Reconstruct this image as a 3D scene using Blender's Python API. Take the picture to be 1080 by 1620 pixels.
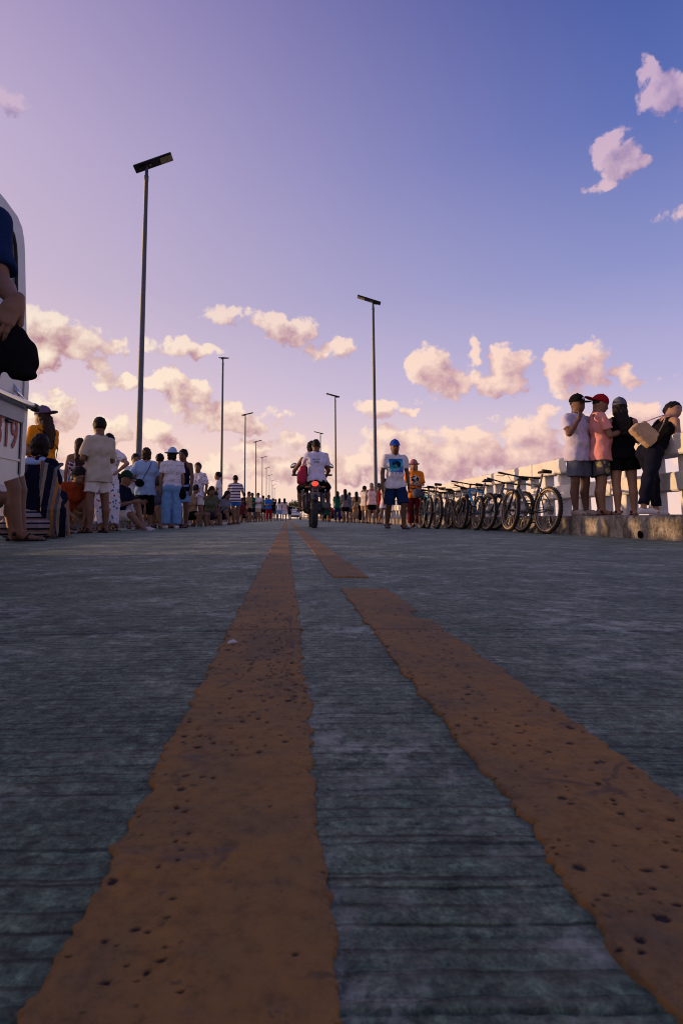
import bpy, math, random
import numpy as np
from mathutils import Vector, Matrix, Euler

for o in list(bpy.data.objects):
    bpy.data.objects.remove(o, do_unlink=True)
scene = bpy.context.scene
C = scene.collection
R = math.radians
random.seed(7)

# ------------------------------------------------------------------ camera
FPX, PPX, PPY = 900.0, 470.0, 728.0          # focal length and principal point in photo pixels (1080x1620)
VPX, VPY = 453.0, 820.0                      # where the road runs to
PITCH = math.atan((VPY - PPY) / FPX)
YAW = math.atan((PPX - VPX) * math.cos(PITCH) / FPX)
CAMZ = 0.17
cam = bpy.data.cameras.new('camera')
cam.sensor_fit = 'VERTICAL'
cam.sensor_height = 36.0
cam.lens = 36.0 * FPX / 1620.0
cam.shift_x = (540 - PPX) / 1620.0
cam.shift_y = -(810 - PPY) / 1620.0
cam.clip_start = 0.02
cam.clip_end = 9000
cam.dof.use_dof = True
cam.dof.focus_distance = 7.5
cam.dof.aperture_fstop = 22.0
camo = bpy.data.objects.new('camera', cam)
camo.location = (0, 0, CAMZ)
camo.rotation_euler = (math.pi / 2 + PITCH, 0, -YAW)
C.objects.link(camo)
scene.camera = camo
CAMR = Euler(camo.rotation_euler).to_matrix()


def at(u, s, v=VPY):
    """world point seen at photo pixel (u, v) where one metre measures s pixels"""
    p = CAMR @ Vector(((u - PPX) / s, -(v - PPY) / s, -FPX / s))
    return p + Vector((0, 0, CAMZ))


def azel(u, v):
    d = (CAMR @ Vector(((u - PPX) / FPX, -(v - PPY) / FPX, -1))).normalized()
    return math.atan2(d.x, d.y), math.asin(d.z)


# ------------------------------------------------------------------ sun and exposure
SUN_AZ, SUN_EL = R(-76), R(5.0)              # clockwise from the road direction
sund = Vector((math.sin(SUN_AZ) * math.cos(SUN_EL), math.cos(SUN_AZ) * math.cos(SUN_EL), math.sin(SUN_EL)))
sl = bpy.data.lights.new('sun', 'SUN')
sl.energy = 4.2
sl.angle = R(0.6)
sl.color = (1.0, 0.60, 0.30)
slo = bpy.data.objects.new('sun', sl)
slo.rotation_euler = sund.to_track_quat('Z', 'Y').to_euler()
slo.location = sund * 50
C.objects.link(slo)
scene.view_settings.view_transform = 'Standard'
scene.view_settings.look = 'None'
scene.view_settings.exposure = 0.0
scene.view_settings.gamma = 1.0
scene.view_settings.use_curve_mapping = False
scene.render.engine = 'CYCLES'
scene.cycles.use_adaptive_sampling = True
scene.cycles.adaptive_threshold = 0.012
scene.cycles.use_denoising = True
scene.cycles.pixel_filter_type = 'BLACKMAN_HARRIS'
scene.cycles.filter_width = 1.05
scene.cycles.max_bounces = 6
scene.cycles.diffuse_bounces = 3
scene.cycles.glossy_bounces = 3
scene.cycles.transmission_bounces = 4
scene.cycles.sample_clamp_indirect = 6


def lin(r, g, b):
    def f(c):
        c /= 255.0
        return c / 12.92 if c <= 0.04045 else ((c + 0.055) / 1.055) ** 2.4
    return (f(r), f(g), f(b), 1.0)


# ------------------------------------------------------------------ node helper
class NT:
    def __init__(self, tree):
        self.t = tree
        self.n = tree.nodes
        self.l = tree.links

    def add(self, typ, **kw):
        nd = self.n.new(typ)
        for k, v in kw.items():
            setattr(nd, k, v)
        return nd

    def put(self, sock, v):
        if v is None:
            return
        if isinstance(v, bpy.types.NodeSocket):
            self.l.new(v, sock)
        elif isinstance(v, (int, float)) and hasattr(sock.default_value, '__len__'):
            sock.default_value = [v] * len(sock.default_value)
        elif hasattr(v, '__len__') and hasattr(sock.default_value, '__len__') and len(v) > len(sock.default_value):
            sock.default_value = v[:len(sock.default_value)]
        elif hasattr(v, '__len__') and hasattr(sock.default_value, '__len__') and len(v) < len(sock.default_value):
            sock.default_value = tuple(v) + (1.0,)
        else:
            sock.default_value = v

    def math(self, op, a, b=None, c=None, clamp=False):
        nd = self.add('ShaderNodeMath', operation=op)
        nd.use_clamp = clamp
        for i, v in enumerate((a, b, c)):
            if v is not None:
                self.put(nd.inputs[i], v)
        return nd.outputs[0]

    def vec(self, op, a, b=None, c=None):
        nd = self.add('ShaderNodeVectorMath', operation=op)
        for i, v in enumerate((a, b, c)):
            if v is not None:
                self.put(nd.inputs[i], v)
        return nd.outputs['Value'] if op in ('DOT_PRODUCT', 'LENGTH', 'DISTANCE') else nd.outputs[0]

    def noise(self, vec, scale, detail=3, rough=0.5, dist=0.0, color=False):
        nd = self.add('ShaderNodeTexNoise')
        self.put(nd.inputs['Vector'], vec)
        nd.inputs['Scale'].default_value = scale
        nd.inputs['Detail'].default_value = detail
        nd.inputs['Roughness'].default_value = rough
        nd.inputs['Distortion'].default_value = dist
        return nd.outputs['Color' if color else 'Fac']

    def voro(self, vec, scale, feature='F1', out='Distance', rand=1.0):
        nd = self.add('ShaderNodeTexVoronoi', feature=feature)
        self.put(nd.inputs['Vector'], vec)
        nd.inputs['Scale'].default_value = scale
        nd.inputs['Randomness'].default_value = rand
        return nd.outputs[out]

    def mix(self, fac, a, b, blend='MIX'):
        nd = self.add('ShaderNodeMix', data_type='RGBA', blend_type=blend)
        self.put(nd.inputs[0], fac)
        self.put(nd.inputs[6], a)
        self.put(nd.inputs[7], b)
        return nd.outputs[2]

    def maprange(self, v, a, b, c=0.0, d=1.0, smooth=True):
        nd = self.add('ShaderNodeMapRange')
        nd.interpolation_type = 'SMOOTHSTEP' if smooth else 'LINEAR'
        nd.clamp = True
        self.put(nd.inputs[0], v)
        for i, x in enumerate((a, b, c, d)):
            self.put(nd.inputs[i + 1], x)
        return nd.outputs[0]

    def ramp(self, fac, stops):
        nd = self.add('ShaderNodeValToRGB')
        cr = nd.color_ramp
        while len(cr.elements) > 1:
            cr.elements.remove(cr.elements[-1])
        cr.elements[0].position, cr.elements[0].color = stops[0]
        for p, c in stops[1:]:
            e = cr.elements.new(p)
            e.color = c
        self.put(nd.inputs[0], fac)
        return nd.outputs[0]

    def sep(self, v):
        nd = self.add('ShaderNodeSeparateXYZ')
        self.put(nd.inputs[0], v)
        return nd.outputs

    def comb(self, x, y, z):
        nd = self.add('ShaderNodeCombineXYZ')
        for i, v in enumerate((x, y, z)):
            self.put(nd.inputs[i], v)
        return nd.outputs[0]


# ------------------------------------------------------------------ sky
CLOUDS = [  # u, v, half width, half height (photo pixels), density
    (88, 528, 62, 34, 1.0), (140, 552, 60, 32, 1.0), (52, 560, 50, 36, 1.0), (44, 505, 34, 24, .9), 
    (205, 605, 62, 17, .8), (292, 552, 60, 17, .85), (268, 604, 32, 28, 1.0), (300, 630, 46, 32, 1.0),
    (345, 660, 58, 24, 1.0), (400, 676, 40, 12, .8),
    (352, 498, 34, 19, 1.0), (415, 507, 48, 18, 1.0), (465, 526, 48, 24, 1.0), (520, 553, 42, 20, 1.0),
    (70, 655, 60, 30, .9), (100, 640, 26, 26, .9), (185, 678, 34, 26, 1.0), (243, 684, 28, 20, .9), (275, 700, 40, 14, .8),
    (684, 588, 42, 46, 1.05), (716, 604, 34, 26, .9), (748, 556, 15, 28, .8), (800, 590, 44, 44, 1.05), (772, 606, 30, 24, .9), (908, 588, 56, 46, 1.1), (930, 562, 38, 28, .9),
    (592, 646, 52, 15, .8), (640, 652, 20, 10, .6), (752, 680, 26, 10, .7),
    (648, 716, 74, 40, 1.0), (735, 722, 86, 46, 1.05), (836, 706, 74, 44, 1.05), (560, 742, 64, 32, .95), (610, 690, 40, 24, .8), (690, 700, 46, 26, .8),
    (500, 732, 54, 28, .95), (422, 738, 66, 28, .9), (340, 742, 66, 22, .8), (250, 745, 60, 20, .7), (940, 690, 70, 40, .95), (1010, 664, 60, 34, .8), (1090, 690, 60, 40, .9),
    (120, 724, 70, 16, .6), (-60, 560, 60, 60, .9),
    (972, 244, 46, 40, 1.0), (1005, 262, 34, 14, .8), (1046, 146, 44, 44, .9), (1028, 108, 22, 26, .8), (1080, 150, 34, 40, .9),
    (1055, 342, 40, 16, .45), (10, 158, 36, 24, .8), (950, 300, 30, 12, .4), (980, 590, 26, 14, .5), (1030, 602, 44, 10, .4),
    (400, 705, 50, 12, .55), (470, 700, 50, 14, .6), (60, 705, 60, 20, .7), (860, 660, 40, 14, .5), (790, 670, 50, 14, .55),
    (440, 655, 34, 10, .4),
]
world = bpy.data.worlds.new('World')
scene.world = world
world.use_nodes = True
world.cycles.sampling_method = 'MANUAL'
world.cycles.sample_map_resolution = 512


def cloud_group(name, blobs, rest_on):
    """cloud density at azimuth and elevation P: soft masses broken up by fractal noise"""
    g = bpy.data.node_groups.new(name, 'ShaderNodeTree')
    g.interface.new_socket('P', in_out='INPUT', socket_type='NodeSocketVector')
    g.interface.new_socket('Density', in_out='OUTPUT', socket_type='NodeSocketFloat')
    T = NT(g)
    gi = T.add('NodeGroupInput').outputs[0]
    go = T.add('NodeGroupOutput')
    wcol2 = T.vec('SUBTRACT', T.noise(gi, 26.0, 3, .55, color=True), (.5, .5, .5))
    p2 = T.vec('MULTIPLY_ADD', wcol2, (.050, .042, 0), gi)
    m = None
    for (u, v, a, b, w) in blobs:
        az, el = azel(u, v)
        a1, _ = azel(u + a, v)
        _, e1 = azel(u, v - b)
        ra, re = 1 / max(abs(a1 - az), 1e-3), 1 / max(abs(e1 - el), 1e-3)
        d = T.vec('MULTIPLY_ADD', p2, (ra, re, 0), (-az * ra, -el * re, 0))
        q = T.vec('DOT_PRODUCT', d, d)
        f = T.math('MULTIPLY_ADD', q, -w * .8, w)
        if m is None:
            m = f
        else:
            nd = T.add('ShaderNodeMath', operation='SMOOTH_MAX')
            T.put(nd.inputs[0], m); T.put(nd.inputs[1], f); nd.inputs[2].default_value = .2
            m = nd.outputs[0]
    if rest_on:
        # the same kind of broken cumulus goes on all round the horizon
        s = T.sep(gi)
        away = T.maprange(T.math('ABSOLUTE', T.math('SUBTRACT', s[0], .06)), .66, .85)
        band = T.maprange(s[1], .5, .05)
        rest = T.math('MULTIPLY', T.math('MULTIPLY', T.math('SUBTRACT', T.noise(gi, 4.0, 2), .47), 6.0), band)
        m = T.math('MULTIPLY_ADD', away, T.math('ADD', rest, 2.0), -2.0)
    m = T.math('MINIMUM', T.math('MAXIMUM', m, -1.6), .85)
    fb = T.math('SUBTRACT', T.noise(gi, 21.0, 6, .62, .2), .5)
    bl = T.math('SUBTRACT', .42, T.voro(T.vec('MULTIPLY_ADD', wcol2, (.04, .04, 0), gi), 38.0))
    den = T.math('MULTIPLY_ADD', fb, 2.7, m)
    den = T.math('MULTIPLY_ADD', bl, .55, den)
    g.links.new(den, go.inputs[0])
    return g


def build_world():
    T = NT(world.node_tree)
    world.node_tree.nodes.clear()
    d = T.add('ShaderNodeTexCoord').outputs['Generated']
    s = T.sep(d)
    az = T.math('ARCTAN2', s[0], s[1])
    el = T.math('ARCSINE', s[2])
    P = T.comb(az, el, 0.0)
    e = T.math('DIVIDE', el, R(60), clamp=True)
    # clear-sky colour by elevation: side of the sunset, and the side away from it
    warm = T.ramp(e, [(0.0, lin(255, 226, 196)), (.10, lin(255, 216, 194)), (.20, lin(228, 202, 210)), (.36, lin(204, 184, 206)),
                      (.55, lin(190, 172, 204)), (.78, lin(156, 141, 188)), (1.0, lin(116, 114, 170))])
    cool = T.ramp(e, [(0.0, lin(252, 212, 196)), (.10, lin(226, 202, 210)), (.20, lin(186, 178, 216)), (.36, lin(140, 146, 200)),
                      (.55, lin(94, 111, 180)), (.78, lin(54, 77, 152)), (1.0, lin(50, 74, 142))])
    hx, hy = math.sin(SUN_AZ), math.cos(SUN_AZ)
    hl = T.math('SQRT', T.math('MAXIMUM', T.math('SUBTRACT', 1.0, T.math('MULTIPLY', s[2], s[2])), 1e-4))
    ca = T.math('DIVIDE', T.math('ADD', T.math('MULTIPLY', s[0], hx), T.math('MULTIPLY', s[1], hy)), hl)
    t = T.math('POWER', T.maprange(ca, -.36, .70, smooth=False), 1.2)
    sky = T.mix(t, cool, warm)
    cs = T.math('MAXIMUM', T.vec('DOT_PRODUCT', d, tuple(sund)), 0.0)
    glow = T.math('POWER', cs, 14.0)
    sky = T.mix(T.math('MULTIPLY', glow, .8), sky, (1.6, 1.0, .55, 1), 'ADD')
    nish = T.add('ShaderNodeTexSky', sky_type='NISHITA')
    nish.sun_disc = False
    nish.sun_elevation = SUN_EL
    nish.sun_rotation = SUN_AZ
    nish.dust_density = 2.0
    sky = T.mix(.006, sky, nish.outputs[0], 'ADD')
    sky = T.mix(T.maprange(el, -.02, -.12), sky, lin(96, 100, 128))      # far sea below the horizon
    up = T.maprange(el, .22, .62)
    hi = T.mix(t, lin(255, 216, 198), lin(255, 238, 214))
    lo = T.mix(t, lin(192, 150, 166), lin(186, 136, 140))
    hi = T.mix(T.math('MULTIPLY', up, .85), hi, lin(192, 166, 202))
    lo = T.mix(T.math('MULTIPLY', up, .75), lo, lin(122, 116, 178))

    def branch(name, blobs, rest_on):
        grp = cloud_group(name, blobs, rest_on)
        g1 = T.add('ShaderNodeGroup'); g1.node_tree = grp
        T.put(g1.inputs[0], P)
        g2 = T.add('ShaderNodeGroup'); g2.node_tree = grp
        T.put(g2.inputs[0], T.vec('ADD', P, (-.020, .020, 0)))
        d1, d2 = g1.outputs[0], g2.outputs[0]
        alpha = T.maprange(d1, .10, .55)
        lit = T.math('ADD', .50, T.math('MULTIPLY', T.math('SUBTRACT', d1, d2), .80))
        lit = T.math('SUBTRACT', lit, T.math('MULTIPLY', T.maprange(d1, .4, 1.5), .16), clamp=True)
        cl = T.mix(lit, lo, hi)
        bg = T.add('ShaderNodeBackground')
        T.put(bg.inputs[0], T.mix(T.math('MULTIPLY', alpha, .95), sky, cl))
        bg.inputs[1].default_value = 1.0
        return bg.outputs[0]

    def pick(fac, a, b):
        nd = T.add('ShaderNodeMixShader')
        T.put(nd.inputs[0], fac)
        T.l.new(a, nd.inputs[1]); T.l.new(b, nd.inputs[2])
        return nd.outputs[0]
    # the cloud field is cut into neighbourhoods so that each ray only looks at the masses near it
    hi_v, mid_u = 410, 600
    upper = [c for c in CLOUDS if c[1] - c[3] * 1.6 < hi_v + 60]
    lowl = [c for c in CLOUDS if c[1] + c[3] * 1.6 > hi_v - 60 and c[0] - c[2] * 1.6 < mid_u + 40]
    lowr = [c for c in CLOUDS if c[1] + c[3] * 1.6 > hi_v - 60 and c[0] + c[2] * 1.6 > mid_u - 40]
    low = pick(T.math('GREATER_THAN', az, azel(mid_u, 650)[0]), branch('clouds_low_left', lowl, False), branch('clouds_low_right', lowr, False))
    front = pick(T.math('GREATER_THAN', el, azel(600, hi_v)[1]), low, branch('clouds_high', upper, False))
    inside = T.math('MULTIPLY', T.math('LESS_THAN', T.math('ABSOLUTE', T.math('SUBTRACT', az, .06)), .70), T.math('MULTIPLY', T.math('LESS_THAN', el, .86), T.math('GREATER_THAN', el, -.02)))
    allsky = pick(inside, branch('clouds_around', [], True), front)
    T.l.new(allsky, T.add('ShaderNodeOutputWorld').inputs[0])


build_world()

# ------------------------------------------------------------------ materials
MATS = {}


def mat(name, base, rough=.8, metal=0.0, bump=None, var=.12, spec=.3, vscale=6.0, pattern=None, emit=None, alpha=None):
    """Principled material whose colour varies a little with noise; bump = (scale, strength in metres)"""
    if name in MATS:
        return MATS[name]
    m = bpy.data.materials.new(name)
    m.use_nodes = True
    T = NT(m.node_tree)
    bs = T.n['Principled BSDF']
    oc = T.add('ShaderNodeTexCoord').outputs['Object']
    if pattern:
        col = pattern(T, oc, base)
    else:
        col = base
    if var:
        n = T.noise(oc, vscale, 4, .6)
        col = T.mix(T.maprange(n, .3, .7, 1 - var, 1 + var, False), (0, 0, 0, 1), col) if False else \
            T.mix(1.0, col, T.ramp(n, [(.25, (1 - var,) * 3 + (1,)), (.75, (1, 1, 1, 1))]), 'MULTIPLY')
    T.put(bs.inputs['Base Color'], col)
    bs.inputs['Roughness'].default_value = rough
    bs.inputs['Metallic'].default_value = metal
    bs.inputs['Specular IOR Level'].default_value = spec
    if emit:
        bs.inputs['Emission Color'].default_value = emit[0]
        bs.inputs['Emission Strength'].default_value = emit[1]
    if bump:
        nd = T.add('ShaderNodeBump')
        nd.inputs['Strength'].default_value = 1.0
        nd.inputs['Distance'].default_value = bump[1]
        T.put(nd.inputs['Height'], T.noise(oc, bump[0], 4, .6))
        T.l.new(nd.outputs[0], bs.inputs['Normal'])
    MATS[name] = m
    return m


def cloth(name, rgb, pattern=None, rough=.95):
    return mat('cloth_' + name, lin(*rgb) if len(rgb) == 3 and max(rgb) > 1 else rgb, rough, bump=(16, .012), var=.22, spec=.12, vscale=9, pattern=pattern)


def pat_stripes(c2, axis=2, period=.1, duty=.5, wob=0.0):
    def f(T, oc, base):
        z = T.math('MULTIPLY', T.sep(oc)[axis], 1.0 / period)
        if wob:
            z = T.math('ADD', z, T.math('MULTIPLY', T.noise(oc, 5.0), wob))
        fr = T.math('FRACT', z)
        return T.mix(T.math('LESS_THAN', fr, duty), base, c2)
    return f


def pat_bands(cols, axis, period):
    def f(T, oc, base):
        fr = T.math('FRACT', T.math('MULTIPLY', T.sep(oc)[axis], 1.0 / period))
        nd = T.ramp(fr, [(i / len(cols), c) for i, c in enumerate(cols)])
        nd.node.color_ramp.interpolation = 'CONSTANT'
        return nd
    return f


def pat_floral(cols, scale, size):
    def f(T, oc, base):
        v = T.add('ShaderNodeTexVoronoi')
        T.put(v.inputs['Vector'], oc)
        v.inputs['Scale'].default_value = scale
        pick = T.ramp(T.sep(v.outputs['Color'])[0], [(i / len(cols), c) for i, c in enumerate(cols)])
        pick.node.color_ramp.interpolation = 'CONSTANT'
        n = T.math('ADD', v.outputs['Distance'], T.math('MULTIPLY', T.math('SUBTRACT', T.noise(oc, scale * 3), .5), .3))
        return T.mix(T.math('LESS_THAN', n, size), base, pick)
    return f


# ------------------------------------------------------------------ mesh helpers
def nmesh(name, v, f, smooth=True):
    """numpy verts (n,3) and quads (m,4) (or a list of polygons) to a mesh"""
    me = bpy.data.meshes.new(name)
    if isinstance(f, np.ndarray):
        v = np.asarray(v, dtype=np.float32)
        n, m, k = len(v), len(f), f.shape[1]
        me.vertices.add(n)
        me.vertices.foreach_set('co', v.ravel())
        me.loops.add(m * k)
        me.loops.foreach_set('vertex_index', f.astype(np.int32).ravel())
        me.polygons.add(m)
        me.polygons.foreach_set('loop_start', np.arange(0, m * k, k, dtype=np.int32))
        me.polygons.foreach_set('loop_total', np.full(m, k, dtype=np.int32))
        me.update(calc_edges=True)
    else:
        me.from_pydata([tuple(x) for x in v], [], f)
    if smooth:
        me.polygons.foreach_set('use_smooth', np.ones(len(me.polygons), dtype=bool))
    me.update()
    return me


def link(name, me, material=None, parent=None, loc=None, rot=None):
    o = bpy.data.objects.new(name, me)
    C.objects.link(o)
    if parent:
        o.parent = parent
    if loc is not None:
        o.location = loc
    if rot is not None:
        o.rotation_euler = rot
    if material and me is not None and not me.materials:
        me.materials.append(material)
    return o


def tag(o, label=None, cat=None, group=None, kind=None):
    if label: o['label'] = label
    if cat: o['category'] = cat
    if group: o['group'] = group
    if kind: o['kind'] = kind
    return o


def empty(name, loc=(0, 0, 0), rz=0.0, rot=None):
    o = bpy.data.objects.new(name, None)
    C.objects.link(o)
    o.location = loc
    o.rotation_euler = rot if rot is not None else (0, 0, rz)
    o.empty_display_size = .2
    return o


def copy_tree(o, parent=None):
    c = o.copy()
    C.objects.link(c)
    c.parent = parent
    for ch in o.children:
        copy_tree(ch, c)
    return c


class MB:
    """collects simple shapes into one mesh"""
    def __init__(self):
        self.v, self.f, self.sm = [], [], []

    def raw(self, v, f, smooth=False):
        b = len(self.v)
        self.v += [tuple(x) for x in v]
        self.f += [[i + b for i in q] for q in f]
        self.sm += [smooth] * len(f)
        return self

    def box(self, c, size, bev=0.0, M=None):
        x, y, z = (s / 2 for s in size)
        b = min(bev, x * .9, y * .9, z * .9)
        vs, fs = [], []
        if b <= 0:
            vs = [(sx * x, sy * y, sz * z) for sx in (-1, 1) for sy in (-1, 1) for sz in (-1, 1)]
            fs = [(0, 1, 3, 2), (4, 6, 7, 5), (0, 4, 5, 1), (2, 3, 7, 6), (0, 2, 6, 4), (1, 5, 7, 3)]
        else:
            idx = {}
            for sx in (-1, 1):
                for sy in (-1, 1):
                    for sz in (-1, 1):
                        for ax in range(3):
                            p = [sx * (x - b), sy * (y - b), sz * (z - b)]
                            p[ax] = (sx * x, sy * y, sz * z)[ax]
                            idx[(sx, sy, sz, ax)] = len(vs)
                            vs.append(tuple(p))
            for ax in range(3):
                o1, o2 = [a for a in range(3) if a != ax]
                for s in (-1, 1):
                    q = []
                    for (s1, s2) in ((-1, -1), (1, -1), (1, 1), (-1, 1)):
                        k = [0, 0, 0]; k[ax] = s; k[o1] = s1; k[o2] = s2
                        q.append(idx[(*k, ax)])
                    flip = (s < 0) ^ (ax == 1)
                    fs.append(q[::-1] if flip else q)
            for ax in range(3):
                o1, o2 = [a for a in range(3) if a != ax]
                for s1 in (-1, 1):
                    for s2 in (-1, 1):
                        k0 = [0, 0, 0]; k0[ax] = -1; k0[o1] = s1; k0[o2] = s2
                        k1 = list(k0); k1[ax] = 1
                        fs.append([idx[(*k0, o1)], idx[(*k1, o1)], idx[(*k1, o2)], idx[(*k0, o2)]])
            for sx in (-1, 1):
                for sy in (-1, 1):
                    for sz in (-1, 1):
                        fs.append([idx[(sx, sy, sz, a)] for a in range(3)])
        c = Vector(c)
        if M is not None:
            vs = [tuple(c + M @ Vector(p)) for p in vs]
        else:
            vs = [(p[0] + c.x, p[1] + c.y, p[2] + c.z) for p in vs]
        return self.raw(vs, fs)

    def tube(self, pts, r, n=10, cap=True, closed=False, flat=1.0):
        pts = [Vector(p) for p in pts]
        rs = r if hasattr(r, '__len__') else [r] * len(pts)
        vs, fs = [], []
        prev = None
        N = len(pts)
        for i, p in enumerate(pts):
            if closed:
                d = pts[(i + 1) % N] - pts[i - 1]
            else:
                d = pts[min(i + 1, N - 1)] - pts[max(i - 1, 0)]
            d.normalize()
            if prev is None:
                a = d.cross(Vector((0, 0, 1)) if abs(d.z) < .9 else Vector((1, 0, 0))).normalized()
            else:
                a = (prev - d * prev.dot(d)).normalized()
            prev = a
            b = d.cross(a)
            for k in range(n):
                t = 2 * math.pi * k / n
                vs.append(p + (a * math.cos(t) + b * math.sin(t) * flat) * rs[i])
        for i in range(N if closed else N - 1):
            for k in range(n):
                i2 = (i + 1) % N
                fs.append((i * n + k, i * n + (k + 1) % n, i2 * n + (k + 1) % n, i2 * n + k))
        self.raw(vs, fs, True)
        if cap and not closed:
            b = len(self.v) - len(vs)
            self.f.append([b + k for k in range(n)][::-1]); self.sm.append(False)
            self.f.append([b + (N - 1) * n + k for k in range(n)]); self.sm.append(False)
        return self

    def ring(self, c, axis, R_, r, n=32, m=8, flat=1.0):
        """torus round axis"""
        c = Vector(c); ax = Vector(axis).normalized()
        a = ax.cross(Vector((0, 0, 1)) if abs(ax.z) < .9 else Vector((1, 0, 0))).normalized()
        b = ax.cross(a)
        vs, fs = [], []
        for i in range(n):
            t = 2 * math.pi * i / n
            d = a * math.cos(t) + b * math.sin(t)
            for k in range(m):
                q = 2 * math.pi * k / m
                vs.append(c + d * (R_ + r * math.cos(q)) + ax * (r * math.sin(q) * flat))
        for i in range(n):
            for k in range(m):
                fs.append((i * m + k, ((i + 1) % n) * m + k, ((i + 1) % n) * m + (k + 1) % m, i * m + (k + 1) % m))
        return self.raw(vs, fs, True)

    def lathe(self, c, axis, prof, n=24, smooth=True):
        """prof: list of (along axis, radius)"""
        c = Vector(c); ax = Vector(axis).normalized()
        a = ax.cross(Vector((0, 0, 1)) if abs(ax.z) < .9 else Vector((1, 0, 0))).normalized()
        b = ax.cross(a)
        vs, fs = [], []
        for (h, r) in prof:
            for k in range(n):
                t = 2 * math.pi * k / n
                vs.append(c + ax * h + (a * math.cos(t) + b * math.sin(t)) * r)
        for i in range(len(prof) - 1):
            for k in range(n):
                fs.append((i * n + k, i * n + (k + 1) % n, (i + 1) * n + (k + 1) % n, (i + 1) * n + k))
        self.raw(vs, fs, smooth)
        b0 = len(self.v) - len(vs)
        self.f.append([b0 + k for k in range(n)][::-1]); self.sm.append(False)
        self.f.append([b0 + (len(prof) - 1) * n + k for k in range(n)]); self.sm.append(False)
        return self

    def prism(self, poly, d0, d1, axis=0):
        """poly in the two other axes, extruded along axis from d0 to d1"""
        def P(a, b, d):
            q = [0, 0, 0]; q[axis] = d
            o = [i for i in range(3) if i != axis]
            q[o[0]], q[o[1]] = a, b
            return tuple(q)
        n = len(poly)
        vs = [P(a, b, d0) for a, b in poly] + [P(a, b, d1) for a, b in poly]
        fs = [list(range(n))[::-1], list(range(n, 2 * n))]
        for i in range(n):
            fs.append((i, (i + 1) % n, n + (i + 1) % n, n + i))
        return self.raw(vs, fs)

    def mesh(self, name):
        me = bpy.data.meshes.new(name)
        me.from_pydata(self.v, [], self.f)
        me.polygons.foreach_set('use_smooth', self.sm)
        import bmesh
        bm = bmesh.new(); bm.from_mesh(me)
        bmesh.ops.recalc_face_normals(bm, faces=bm.faces)
        bm.to_mesh(me); bm.free()
        me.update()
        return me

    def build(self, name, material, parent=None, loc=None, rot=None):
        return link(name, self.mesh(name), material, parent, loc, rot)


def h32(ix, iy, seed):
    h = (ix.astype(np.int64) * 374761393 + iy.astype(np.int64) * 668265263 + seed * 974634777) & 0xffffffff
    h = ((h ^ (h >> 13)) * 1274126177) & 0xffffffff
    return ((h ^ (h >> 16)) & 0xffffff) / float(0xffffff)


def vnoise(x, y, seed=0):
    xi, yi = np.floor(x), np.floor(y)
    fx, fy = x - xi, y - yi
    fx = fx * fx * (3 - 2 * fx); fy = fy * fy * (3 - 2 * fy)
    a, b = h32(xi, yi, seed), h32(xi + 1, yi, seed)
    c, d = h32(xi, yi + 1, seed), h32(xi + 1, yi + 1, seed)
    return (a * (1 - fx) + b * fx) * (1 - fy) + (c * (1 - fx) + d * fx) * fy


def fbm(x, y, seed=0, oct=4, gain=.5):
    s, a, t = 0, 1.0, 0
    for i in range(oct):
        s = s + a * vnoise(x * 2 ** i, y * 2 ** i, seed + i)
        t += a
        a *= gain
    return s / t
# ------------------------------------------------------------------ the road
KERB = 3.95                                 # kerb faces at +-KERB
SIDEWALK_Z = 0.205
RAIL_X = 5.05


def road_z(x):
    return -.016 * (np.sqrt((np.asarray(x) - .075) ** 2 + .01) - .1)


def gz(x):
    return SIDEWALK_Z if abs(x) > KERB else float(road_z(x))


def road_relief(X, Y, grooves=1.0):
    """tined, worn concrete: height in metres"""
    near = np.clip((7 - Y) / 4.0, 0, 1)
    wav = Y + .0022 * (fbm(X * 3.1, Y * 9, 3, 2) - .5) + .004 * X
    g = np.zeros_like(X)
    for per, ph, wd, dep, sd in ((.0205, .003, .12, .0013, 11), (.0331, .011, .08, .0016, 12), (.0127, .004, .16, .0007, 13)):
        ww = wav + .006 * (vnoise(np.floor(wav / per) * 7.3, np.zeros_like(X), sd) - .5)
        fr = np.abs((ww / per + ph) % 1.0 - .5) * 2
        broken = np.clip(fbm(X * 7 + 3, np.floor(wav / per) * 3.7 + Y * 2, sd + 5, 3) * 3.4 - 1.0, 0, 1)
        g -= dep * np.clip((wd - fr) / wd, 0, 1) ** .7 * broken
    worn = np.clip(fbm(X * 1.4, Y * 1.4, 31, 3) * 3.2 - .85, .3, 1)
    z = grooves * g * worn * near
    z += near * (.0016 * (fbm(X * 28, Y * 34, 41, 3) - .5) + .0011 * (fbm(X * 130, Y * 160, 51, 2) - .5) + .0014 * (fbm(X * 3, Y * 4, 61, 2) - .5))
    pit = np.clip(fbm(X * 45, Y * 70, 71, 2) - .74, 0, 1) * .005
    z -= grooves * near * pit
    crack = np.clip(1 - np.abs(Y - .892 - .012 * (fbm(X * 6, X * 0, 81, 3) - .5)) / .004, 0, 1)
    z -= .004 * crack * grooves
    return z


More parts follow.
